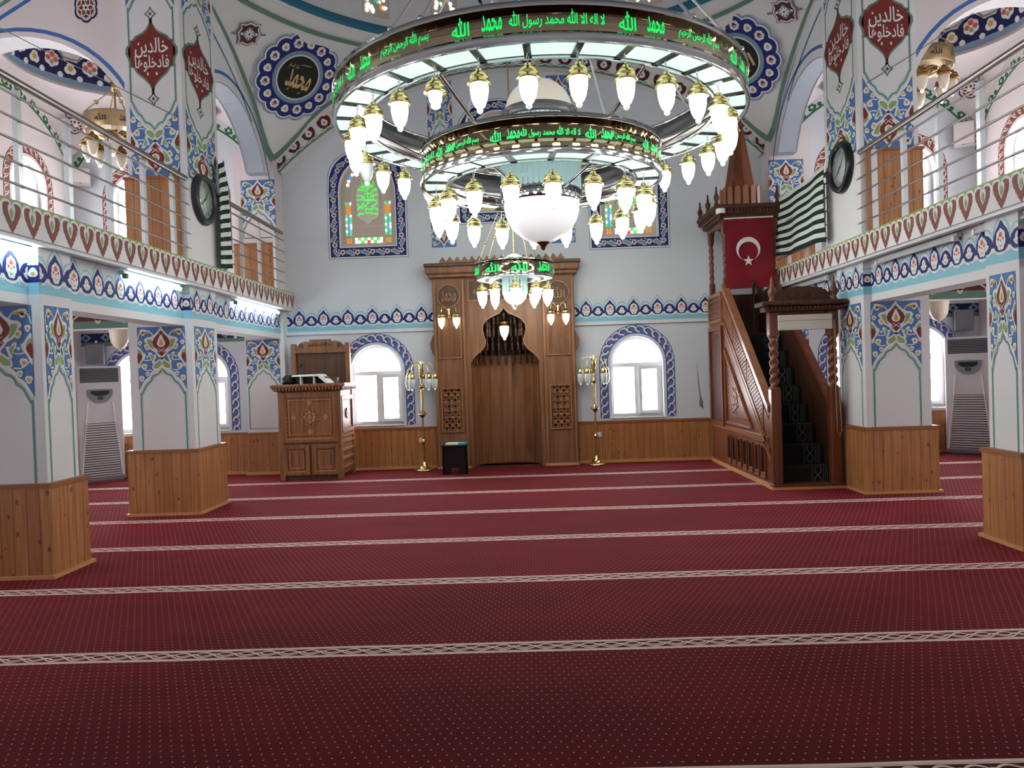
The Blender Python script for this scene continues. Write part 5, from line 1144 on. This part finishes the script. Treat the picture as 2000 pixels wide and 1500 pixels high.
    for i in range(20): x = x0 - .07 + i * (x1 - x0 + .07) / 19; mb.box(x - .014, x + .014, 12.25, 12.28, 4.06, 4.12, 'minbar_dark')
    for i in range(20): y = 12.3 + i * 1.14 / 19; mb.box(x0 - .13, x0 - .1, y - .014, y + .014, 4.06, 4.12, 'minbar_dark')
    build('tower_cornice', mb, t)
    for x, y in ((x0 - .1, 12.28), (x1 - .02, 12.28), (x0 - .1, 13.42), (x0 - .1, 12.85), (x1 - .02, 13.42)): mb = MB(); finial(mb, x, y, 4.2, .3, 'minbar_dark', .04); build('tower_finial', mb, t)
    cxx, cyy = 3.64, 12.85; mb = MB(); mb.lathe([(.34, 4.2), (.34, 4.24), (.29, 4.26), (.29, 4.5), (.27, 4.52), (.255, 4.56), (0, 5.98)], (cxx, cyy, 0), 8, W_, False); mb.lathe([(0, 5.9), (.03, 5.94), (.02, 6.0), (.045, 6.06), (.02, 6.12), (0, 6.2)], (cxx, cyy, 0), 10, 'brass'); build('spire', mb, t)
    for i in range(16):
        a = 2 * pi * i / 16; mb = MB(); mb.prism([(-.048, 4.22), (.048, 4.22), (.048, 4.53), (0, 4.57), (-.048, 4.53)], 'y', -.33, -.315, 'minbar_light'); mb.v = [(cxx + x * cos(a) - y * sin(a), cyy + x * sin(a) + y * cos(a), z) for x, y, z in mb.v]; build('crown_picket', mb, t)
    # gate
    for x in (x0 + .06, x1 - .05): mb = MB(); post(mb, x, 10.18, 0, 1.32, 2.02, 2.32, .13, W_); build('gate_post', mb, t)
    mb = MB(); mb.box(x0 - .02, x1 + .04, 10.08, 10.3, 0, .06, W_); mb.box(x0 - .04, x1 + .06, 10.06, 10.3, 0, .03, 'pine_trim'); build('threshold', mb, t)
    mb = MB(); mb.bbox(x0, x1 + .01, 10.12, 10.24, 2.27, 2.34, 'minbar_dark', .01); mb.bbox(x0 - .13, x1 + .11, 10.0, 10.34, 2.40, 2.46, 'minbar_dark', .015); mb.bbox(x0 - .07, x1 + .08, 10.06, 10.3, 2.33, 2.40, 'minbar_dark', .01)
    for i in range(22): x = x0 - .09 + i * (x1 - x0 + .17) / 21; mb.ball((x, 10.045, 2.372), .017, 'minbar_wood', 8, 5)
    build('gate_cornice', mb, t)
    mb = MB(); ol = [(x0 + .08, 2.46), (x1 - .08, 2.46)] + [(3.64 + .36 * cos(pi * i / 16) * (1 + .012 * (i % 2)), 2.46 + .19 * sin(pi * i / 16) ** .6 * (1 + .05 * (i % 2))) for i in range(17)]
    plate(mb, ol, [], TY(0, 10.13, 0), -.06, 0, 'minbar_dark'); carve(mb, TY(3.64, 10.13, 2.55), [('', 0, petal(0, 0, .06, 5, .4)), ('', 0, petal(-.15, -.015, .05, 4, .4)), ('', 0, petal(.15, -.015, .05, 4, .4))], 'minbar_dark', .012); build('gate_crest', mb, t)
    for x in (x0 + .05, x1 - .03): mb = MB(); finial(mb, x, 10.15, 2.46, .34, W_, .052); build('gate_finial', mb, t)
minbar()
t = thing('roller_blind', 'rolled-up cream blind in the pulpit gate with a long looped pull cord', 'blind', (3.64, 10.14, 2.2))
mb = MB(); mb.bbox(3.3, 4.0, 10.07, 10.115, 2.2, 2.28, 'blind', .01); mb.bbox(3.3, 4.0, 10.075, 10.11, 2.08, 2.2, 'blind', .006); build('blind_cloth', mb, t)
mb = MB(); mb.tube([(4.02, 10.09, 2.2), (4.025, 10.09, 1.2), (4.03, 10.09, .75), (4.06, 10.09, .68), (4.09, 10.09, .75), (4.06, 10.09, 1.4), (4.035, 10.09, 2.2)], .005, 'cord', 5); build('pull_cord', mb, t)
# ---------------------------------------------------------------- flags and striped cloths
def cloth(nu, nv, f): 
    v = [f(i / nu, j / nv) for j in range(nv + 1) for i in range(nu + 1)]
    return v, [(j * (nu + 1) + i, j * (nu + 1) + i + 1, (j + 1) * (nu + 1) + i + 1, (j + 1) * (nu + 1) + i) for j in range(nv) for i in range(nu)]
t = thing('flag', 'red flag with white crescent and star hung on the pulpit tower', 'flag', (3.63, 12.3, 3.4))
def ff(u, v): return (3.235 + .755 * u + .02 * (1 - v) * (u - .5), 12.335 - .012 * sin(9 * u + 2 * v), 2.87 + 1.11 * v + .03 * (u - .5) * (1 - v))
mb = MB(); v, f = cloth(20, 24, ff); mb.add(v, f, 'flag_red', True); mb.add([(x, y + .006, z) for x, y, z in v], f, 'flag_red', True); build('red_cloth', mb, t)
P = []; oc = [(.19 * cos(radians(a)), .19 * sin(radians(a))) for a in range(-62, 243, 9)]; ic = [(.155 * cos(radians(a)), -.04 + .155 * sin(radians(a))) for a in range(238, -60, -9)]
for a, b, c_, d in zip(oc, oc[1:], reversed(ic), list(reversed(ic))[1:]): P.append(('flag_white', 0, [a, b, d, c_]))
st = [((.088 if i % 2 == 0 else .034) * sin(pi * i / 5), -.19 + (.088 if i % 2 == 0 else .034) * cos(pi * i / 5)) for i in range(10)]
mb = MB(); stamp(mb, P + [('flag_white', 0, st)], TY(3.59, 12.316, 3.49)); build('crescent_and_star', mb, t)
mb = MB(); mb.tube([(3.22, 12.33, 3.985), (4.0, 12.33, 3.995)], .014, 'white', 8); build('hanging_rod', mb, t)
def stripes_cloth(name, label, f, nu, n, loc):
    mb = MB(); per = 4; v, fc = cloth(nu, n * per, f)
    for off in (0, 1):
        o = len(mb.v); mb.v += [(x - off * .006 * (1 if x > 0 else -1) * -1, y, z) for x, y, z in v]
        for i, q in enumerate(fc): mb.f.append(tuple(a + o for a in q)); mb.k.append('cloth_green' if (i // (nu * per)) % 2 == 0 else 'cloth_white'); mb.s.append(True)
    solo(name, mb, label, 'cloth', loc)
def fr(u, v):
    y = 10.45 + 2.35 * u; zt = 4.30 - .06 * u + .05 * sin(3 * u); zb = 3.27 + .12 * u + .02 * sin(8 * u); sag = -.05 * sin(pi * u) * v
    return (4.09 - .025 * sin(5 * u + 3 * v) - .02 * sin(17 * u) * (1 - v * .5), y, zb + (zt - zb) * v + sag)
stripes_cloth('striped_cloth', 'wide dark green and white striped cloth spread over the right balcony railing', fr, 40, 16, (4.09, 11.6, 3.8))
def fl_(u, v): w = .5 + .5 * min(1, (1 - v) * 3 + .3); return (-4.10 + .016 * sin(9 * u + 2 * v), 10.40 + (.40 * u) * w, 3.2 + 1.5 * v - .12 * (1 - u) * v + .05 * u)
stripes_cloth('striped_cloth', 'narrow bunched dark green and white striped cloth hanging beside the left clock pillar', fl_, 14, 23, (-4.10, 10.6, 4))
# ---------------------------------------------------------------- clocks
def clock(s, y, z, label, rim, face):
    x = s * 4.195; t = thing('wall_clock', label, 'clock', (x, y, z)); R = .335
    def L(prof, k, n=40):
        m = MB(); m.lathe(prof, (0, 0, 0), n, k, True, True); m.v = [(x - s * c_, y + a, z + b) for a, b, c_ in m.v]; return m
    build('rim', L([(R, 0), (R, .03), (R - .02, .07), (R - .05, .085), (R - .085, .06), (R - .09, .03)], rim), t); build('face', L([(0, .03), (R - .08, .03), (R - .08, .035), (0, .035)], face), t)
    mb = MB(); T = TS(s, 4.195 - .037, y, z)
    for i in range(12): a = pi / 2 - i * pi / 6; stamp(mb, text_pat(str(i or 12), None, .05, 'black', 1, .2 * cos(a), .2 * sin(a), ar=False), T)
    for i in range(60): a = i * pi / 30; stamp(mb, [('black', 1, q) for q in stroke([(.236 * cos(a), .236 * sin(a)), (.246 * cos(a), .246 * sin(a))], .004)], T)
    build('numerals', mb, t); mb = MB()
    for a, l, w in ((radians(215), .15, .014), (radians(48), .2, .01)): stamp(mb, [('black', 3, q) for q in stroke([(-.03 * cos(a), -.03 * sin(a)), (l * cos(a), l * sin(a))], w)], T)
    stamp(mb, [('black', 4, circ(0, 0, .014))], T); build('hands', mb, t)
clock(-1, 10.08, 4.06, 'grey-rimmed round clock with greenish painted reflection on the left pillar above the balcony', 'dark_grey', 'clock_face'); clock(1, 10.1, 4.17, 'black-rimmed round clock with pale dial on the right pillar above the balcony', 'clock_black', 'dial')  # left dial: greenish window reflection put into the face colour
# ---------------------------------------------------------------- air conditioners
def air_conditioner(s, x, y, rz, label):
    t = thing('air_conditioner', label, 'air conditioner', (x, y, 0), rz); w, d, h = .36, .34, 2.0
    mb = MB(); mb.bbox(-w, w, 0, d, .03, h, 'ac_white', .015); mb.box(-w + .02, w - .02, .02, d - .02, 0, .03, 'ac_grey'); build('body', mb, t)
    mb = MB(); mb.box(-.3, .3, -.004, .01, 1.72, 1.96, 'black')
    build('air_outlet', mb, t)
    for i in range(8): mb = MB(); z = 1.735 + i * .028; mb.prism([(-.012, z), (0, z + .012), (0, z + .018), (-.012, z + .006)], 'x', -.295, .295, 'ac_grey'); build('louvre', mb, t)
    mb = MB(); T = lambda u, v, o: (u, -o, v); ol = cr([(-.17, 1.6), (.17, 1.6), (.2, 1.57), (.19, 1.48), (.1, 1.385), (0, 1.36), (-.1, 1.385), (-.19, 1.48), (-.2, 1.57)], 3); plate(mb, ol, [], T, 0, .014, 'ac_grey', back=False)
    plate(mb, [(-.14, 1.575), (.14, 1.575), (.15, 1.53), (.08, 1.49), (-.08, 1.49), (-.15, 1.53)], [], T, 0, .018, 'black', back=False); plate(mb, [(-.045, 1.48), (.045, 1.48), (.04, 1.42), (-.04, 1.42)], [], T, 0, .019, 'dark_grey', back=False); build('control_panel', mb, t)
    mb = MB()
    for z0, z1, dd in ((.11, 1.02, .006),):
        plate(mb, [(-.31, z0), (.31, z0), (.25, z1), (-.25, z1)], [], T, 0, .004, 'dark_grey', back=False)
    build('intake_recess', mb, t)
    for i in range(22):
        z = .12 + i * .041; hw = .31 - .06 * (z - .11) / .91; mb = MB(); mb.prism([(-.004, z), (-.016, z + .004), (-.016, z + .024), (-.004, z + .028)], 'x', -hw, hw, 'ac_white'); build('intake_slat', mb, t)
    mb = MB()
    for a in (-1, 1):
        plate(mb, [(a * .312, .1), (a * .335, .1), (a * .2, 1.38), (a * .185, 1.38)], [], T, 0, .012, 'white', back=False)
    mb.box(-w, w, -.006, 0, .03, .09, 'ac_grey'); build('front_trim', mb, t)
air_conditioner(-1, -7.36, 13.1, radians(43), 'floor-standing air conditioner in the left aisle corner, between the two left pillars'); air_conditioner(1, 7.46, 13.12, radians(-43), 'floor-standing air conditioner in the right aisle corner, beside the nearest right pillar')
# ---------------------------------------------------------------- preaching lectern
def lectern():
    x0, x1, y0, y1, k = -4.08, -3.06, 12.5, 13.4, 'lectern_wood'; t = thing('lectern', 'carved wooden preaching desk with a tall back board left of the prayer niche', 'lectern', ((x0 + x1) / 2, 12.9, 0)); xc = (x0 + x1) / 2
    mb = MB(); mb.bbox(x0 + .01, x1 - .01, y0 + .01, y1, .06, 1.46, k, .01); mb.box(x0 + .05, x1 - .05, y0 + .03, y1, 0, .06, 'lectern_dark')
    for x in (x0 + .035, x1 - .035):
        for y in (y0 + .035, y1 - .035): mb.bbox(x - .045, x + .045, y - .045, y + .045, 0, 1.46, k, .008)
    build('cabinet', mb, t); T = TY(xc, y0 + .01, 0)
    q = MB(); frame(q, T, -.46, .46, .62, 1.43, .05, k, .045); frame(q, T, -.41, .41, .67, 1.38, .018, 'lectern_lit_edge', .03); frame(q, T, -.35, .35, .74, 1.32, .016, 'lectern_lit_edge', .02); carve(q, lambda u, v, o: T(u, v + 1.03, o), rose(.13, 8), 'lectern_lit_edge', .02)
    for a in range(4): carve(q, lambda u, v, o: T(u + .26 * cos(a * pi / 2), v + 1.03 + .24 * sin(a * pi / 2), o), [('', 0, petal(0, 0, .05, 4, .4, 16))], 'lectern_lit_edge', .014)
    for i in range(9):
        for u in (-.385, .385): carve(q, lambda a, b, o: T(a + u, b + .74 + i * .073, o), [('', 0, petal(0, 0, .016, 3, .3, 9))], 'lectern_lit_edge', .012)
    build('carved_front', q, t)
    for u0, u1 in ((-.46, -.02), (.02, .46)):
        q = MB(); frame(q, T, u0, u1, .09, .58, .045, k, .045); frame(q, T, u0 + .045, u1 - .045, .135, .535, .016, 'lectern_lit_edge', .03); frame(q, T, u0 + .1, u1 - .1, .19, .48, .014, 'lectern_lit_edge', .015); build('door_panel', q, t)
    Ts = TXp(x1 - .01, 12.95, 0); q = MB(); frame(q, Ts, -.4, .4, .75, 1.36, .06, k, .03); frame(q, Ts, -.33, .33, .82, 1.29, .014, 'lectern_dark', .012)
    carve(q, lambda u, v, o: Ts(u, v + 1.06, o), [('', 0, petal(0, 0, .09, 4, .3, 20)), ('', 1, circ(0, 0, .03))], 'lectern_dark', .02)
    for z in (.16, .3, .44, .58, .68): q.box(x1 - .01, x1 + .015, 12.56, 13.36, z, z + .04, k)
    build('side_panel', q, t)
    mb = MB(); mb.bbox(x0 - .1, x1 + .1, y0 - .1, y1, 1.52, 1.575, k, .012); mb.bbox(x0 - .05, x1 + .05, y0 - .05, y1, 1.46, 1.52, 'lectern_dark', .01)
    for i in range(22): x = x0 - .06 + i * (x1 - x0 + .12) / 21; mb.prism([(x - .02, 1.52), (x + .02, 1.52), (x, 1.465)], 'y', y0 - .075, y0 - .05, 'lectern_lit_edge')
    for i in range(14): y = y0 - .02 + i * .9 / 13; mb.prism([(y - .02, 1.52), (y + .02, 1.52), (y, 1.465)], 'x', x1 + .05, x1 + .075, k)
    build('top_ledge', mb, t)
    mb = MB(); mb.box(x0 + .05, x1 - .03, 13.32, 13.36, 1.575, 2.12, 'lectern_dark'); mb.bbox(x0 + .0, x0 + .08, 13.28, 13.38, 1.575, 2.27, k, .008); mb.bbox(x1 - .08, x1, 13.28, 13.38, 1.575, 2.27, k, .008); mb.bbox(x0 + .05, x1 - .05, 13.27, 13.37, 2.1, 2.15, k, .01); build('back_board', mb, t)
    q = MB(); ol = [(-.46, 2.14), (.46, 2.14), (.45, 2.2), (.40, 2.235), (.34, 2.29), (.26, 2.31), (.2, 2.3), (.18, 2.34), (-.18, 2.34), (-.2, 2.3), (-.26, 2.31), (-.34, 2.29), (-.40, 2.235), (-.45, 2.2)]; plate(q, ol, [], TY(xc, 13.3, 0), -.05, 0, k)
    carve(q, TY(xc, 13.3, 2.23), text_pat('بسم الله الرحمن الرحيم', .42, .1, '', 0, 0, .02, bold=.02) + [('', 0, petal(-.33, 0, .045, 6, .3)), ('', 0, petal(.33, 0, .045, 6, .3))], 'lectern_dark', .008); build('carved_crest', q, t)
lectern()
t = thing('reading_stand', 'small white-edged black reading stand on top of the preaching desk', 'stand', (-3.7, 12.8, 1.575))
mb = MB(); mb.prism([(12.56, 1.70), (12.58, 1.725), (12.98, 1.735), (12.98, 1.71)], 'x', -3.86, -3.42, 'white'); build('tray', mb, t)
mb = MB(); mb.prism([(-3.42, 1.735), (-3.28, 1.60), (-3.28, 1.58), (-3.31, 1.58), (-3.44, 1.70)], 'y', 12.56, 12.98, 'white'); build('folded_flap', mb, t)
for x in (-3.74, -3.52): mb = MB(); mb.box(x, x + .02, 12.6, 12.9, 1.575, 1.71, 'white'); build('leg', mb, t)
mb = MB(); mb.box(-3.84, -3.34, 12.72, 12.98, 1.575, 1.69, 'black'); build('dark_box', mb, t)
mb = MB(); mb.lathe([(.0, 0), (.16, 0), (.19, .04), (.17, .1), (.1, .15), (0, .16)], (-3.98, 12.85, 1.575), 20, 'black', sx=.75); solo('bag', mb, 'rounded black bag lying on the left end of the preaching desk', 'bag', (-3.98, 12.85, 1.575))
t = thing('microphone', 'thin gooseneck microphone standing at the left of the preaching desk', 'microphone', (-3.97, 13.15, 1.575)); mb = MB(); mb.lathe([(0, 0), (.05, 0), (.05, .02), (.012, .03)], (-3.97, 13.15, 1.575), 14, 'black'); build('base', mb, t)
mb = MB(); mb.tube([(-3.97, 13.15, 1.6), (-3.95, 13.14, 1.75), (-3.88, 13.1, 1.86)], .006, 'dark_grey', 6); build('gooseneck', mb, t); mb = MB(); mb.tube([(-3.88, 13.1, 1.86), (-3.84, 13.08, 1.91)], .012, 'black', 8); build('capsule', mb, t)
mb = MB(); mb.lathe([(0, 0), (.03, 0), (.033, .01), (.038, .09), (.036, .09), (.03, .012), (0, .012)], (-3.18, 12.75, 1.575), 14, 'glass_clear'); solo('drinking_glass', mb, 'small clear glass on the right end of the preaching desk top', 'glass', (-3.18, 12.75, 1.575))
# ---------------------------------------------------------------- floor lamps
def floor_lamp(x, y, label, n):
    t = thing('floor_lamp', label, 'floor lamp', (x, y, 0)); mb = MB(); mb.lathe([(0, 0), (.17, 0), (.175, .015), (.15, .03), (.11, .035), (.07, .07), (.045, .1), (.04, .14), (.02, .16)], (x, y, 0), 24, 'brass'); build('base', mb, t)
    mb = MB(); mb.lathe([(.018, .15), (.018, 1.62)], (x, y, 0), 10, 'brass'); build('pole', mb, t)
    for z, r in ((.5, .045), (.98, .07), (1.46, .05)): mb = MB(); mb.lathe([(.018, -r), (r * .6, -r * .55), (r, -r * .1), (r, r * .1), (r * .6, r * .55), (.018, r)], (x, y, z), 8, 'brass', False); build('knob', mb, t)
    mb = MB(); mb.lathe([(.018, 1.6), (.04, 1.63), (.028, 1.68), (.05, 1.73), (.03, 1.8), (.04, 1.83), (.015, 1.87), (.02, 1.9), (0, 1.92)], (x, y, 0), 12, 'brass'); build('head', mb, t)
    for i in range(n):
        a = radians(20) + 2 * pi * i / n; rr = .24; mb = MB(); mb.tube([(x + rr * cos(a) * (1 - cos(pi * j / 10)) / 2 * 1.0, y + rr * sin(a) * (1 - cos(pi * j / 10)) / 2, 1.73 + .16 * sin(pi * j / 10) - .03 * j / 10) for j in range(11)], .007, 'brass', 6); o = build('arm', mb, t)
        px, py = x + rr * cos(a), y + rr * sin(a); mb = MB(); mb.lathe([(.008, 1.7), (.03, 1.68), (.045, 1.65), (.05, 1.61), (.045, 1.59), (0, 1.59)], (px, py, 0), 14, 'brass'); build('lamp_cap', mb, o)
        mb = MB(); mb.lathe([(.038, 1.595), (.054, 1.57), (.055, 1.52), (.046, 1.45), (.03, 1.42)], (px, py, 0), 14, 'lamp_off', True, False); mb.ball((px, py, 1.41), .018, 'ball', 8, 6); build('glass_shade', mb, o)
floor_lamp(-1.83, 13.3, 'brass floor lamp with drooping glass shades between the left window and the prayer niche', 5); floor_lamp(1.17, 13.37, 'brass floor lamp with drooping glass shades between the prayer niche and the right window', 5)
# ---------------------------------------------------------------- small things
t = thing('low_stand', 'low black stand on the carpet at the foot of the prayer niche', 'stand', (-1.23, 12.75, 0)); mb = MB(); T = TY(-1.23, 12.62, 0)
plate(mb, [(-.2, 0), (-.06, 0), (-.06, .1), (.07, .1), (.07, 0), (.2, 0), (.2, .46), (-.2, .46)], [], T, -.02, 0, 'black_wood'); mb.box(-1.43, -1.41, 12.62, 12.86, 0, .46, 'black_wood'); mb.box(-1.05, -1.03, 12.62, 12.86, 0, .46, 'black_wood'); build('body', mb, t)
mb = MB(); mb.bbox(-1.45, -1.01, 12.58, 12.9, .46, .485, 'black_wood', .008); build('top', mb, t)
t = thing('prayer_book', 'white and turquoise booklet lying on the low black stand', 'book', (-1.21, 12.75, .485)); mb = MB(); mb.bbox(-.16, .06, -.09, .09, 0, .03, 'paper', .004); build('white_half', mb, t); mb = MB(); mb.bbox(.06, .17, -.09, .09, 0, .032, 'book_blue', .004); build('turquoise_half', mb, t); t.rotation_euler = (0, radians(0), radians(-12)); 
for o in t.children: o.data.transform(Matrix.Translation((-o.data.vertices[0].co.x * 0, 0, 0)))
for o in t.children:
    for vv in o.data.vertices: vv.co += Vector((-1.21, 12.75, .485)) 
def socket(x, label):
    t = thing('power_socket', label, 'socket', (x, 13.6, .5)); mb = MB(); mb.bbox(x - .045, x + .045, 13.585, 13.6, .455, .545, 'cream', .006); build('plate', mb, t)
    mb = MB(); mb.lathe([(.024, 0), (.024, .004), (.018, .004), (.018, -.002), (0, -.002)], (0, 0, 0), 16, 'paper'); mb.v = [(x + a, 13.584 - c_, .5 + b) for a, b, c_ in mb.v]; build('outlet', mb, t)
socket(-1.9, 'cream power socket on the boarding behind the left floor lamp'); socket(1.25, 'cream power socket on the boarding right of the right floor lamp')
def speaker(x, y, z, w, h, rz, label, k='ac_white'):
    t = thing('loudspeaker', label, 'loudspeaker', (x, y, z), rz); mb = MB(); mb.bbox(-w / 2, w / 2, 0, .16, -h / 2, h / 2, k, .012); build('cabinet', mb, t); mb = MB(); mb.bbox(-w / 2 + .015, w / 2 - .015, -.008, 0, -h / 2 + .04, h / 2 - .015, 'ac_grey' if k != 'ac_white' else 'wall_pink_bounce', .003); build('grille', mb, t); mb = MB(); mb.box(-.03, .01, -.01, -.007, -h / 2 + .015, -h / 2 + .025, 'dark_grey'); build('badge', mb, t)
speaker(-7.72, 13.42, 5.36, .3, .3, radians(30), 'white wall loudspeaker in the upper left gallery corner below the green vine'); speaker(7.66, 13.42, 5.5, .32, .42, radians(-30), 'white wall loudspeaker in the upper right gallery corner below the green vine')
speaker(-7.62, 13.45, 2.22, .3, .36, radians(20), 'grey loudspeaker on the wall above the left air conditioner', 'ac_grey'); speaker(7.6, 13.45, 2.3, .3, .36, radians(-20), 'grey loudspeaker on the wall above the right air conditioner', 'ac_grey')
t = thing('security_camera', 'small white dome camera on the corner of the pulpit tower cornice', 'camera', (3.14, 12.2, 4.08)); mb = MB(); mb.lathe([(0, .06), (.07, .06), (.075, .0), (.06, -.02), (0, -.02)], (3.14, 12.21, 4.06), 18, 'white'); build('housing', mb, t); mb = MB(); mb.ball((3.14, 12.19, 4.035), .045, 'black', 14, 8); build('lens_dome', mb, t)
t = thing('microphone', 'black microphone rising above the pulpit stairs in front of the red flag', 'microphone', (3.62, 12.2, 2.16)); mb = MB(); mb.tube([(3.62, 12.2, 2.13), (3.62, 12.2, 2.74)], .005, 'dark_grey', 6); build('stem', mb, t); mb = MB(); mb.lathe([(0, 2.72), (.018, 2.74), (.024, 2.88), (.032, 2.9), (.032, 2.96), (0, 2.98)], (3.62, 12.2, 0), 12, 'black'); build('head', mb, t)
for s, a, b in ((-1, (-7.9, 9.55, 7.0), (-4.25, 9.58, 4.98)), (1, (5.6, 9.55, 5.85), (4.3, 9.58, 5.06))):
    mb = MB(); mb.tube([a, ((a[0] + b[0]) / 2, 9.55, (a[2] + b[2]) / 2 - .02), b], .006, 'cable_grey', 5); solo('cable', mb, 'thin grey cable running diagonally to the %s pillar above the gallery' % ('left' if s < 0 else 'right'), 'cable', b)
for o in list(COL.objects):
    if o.name.startswith('pillar'): o['kind'] = 'structure'
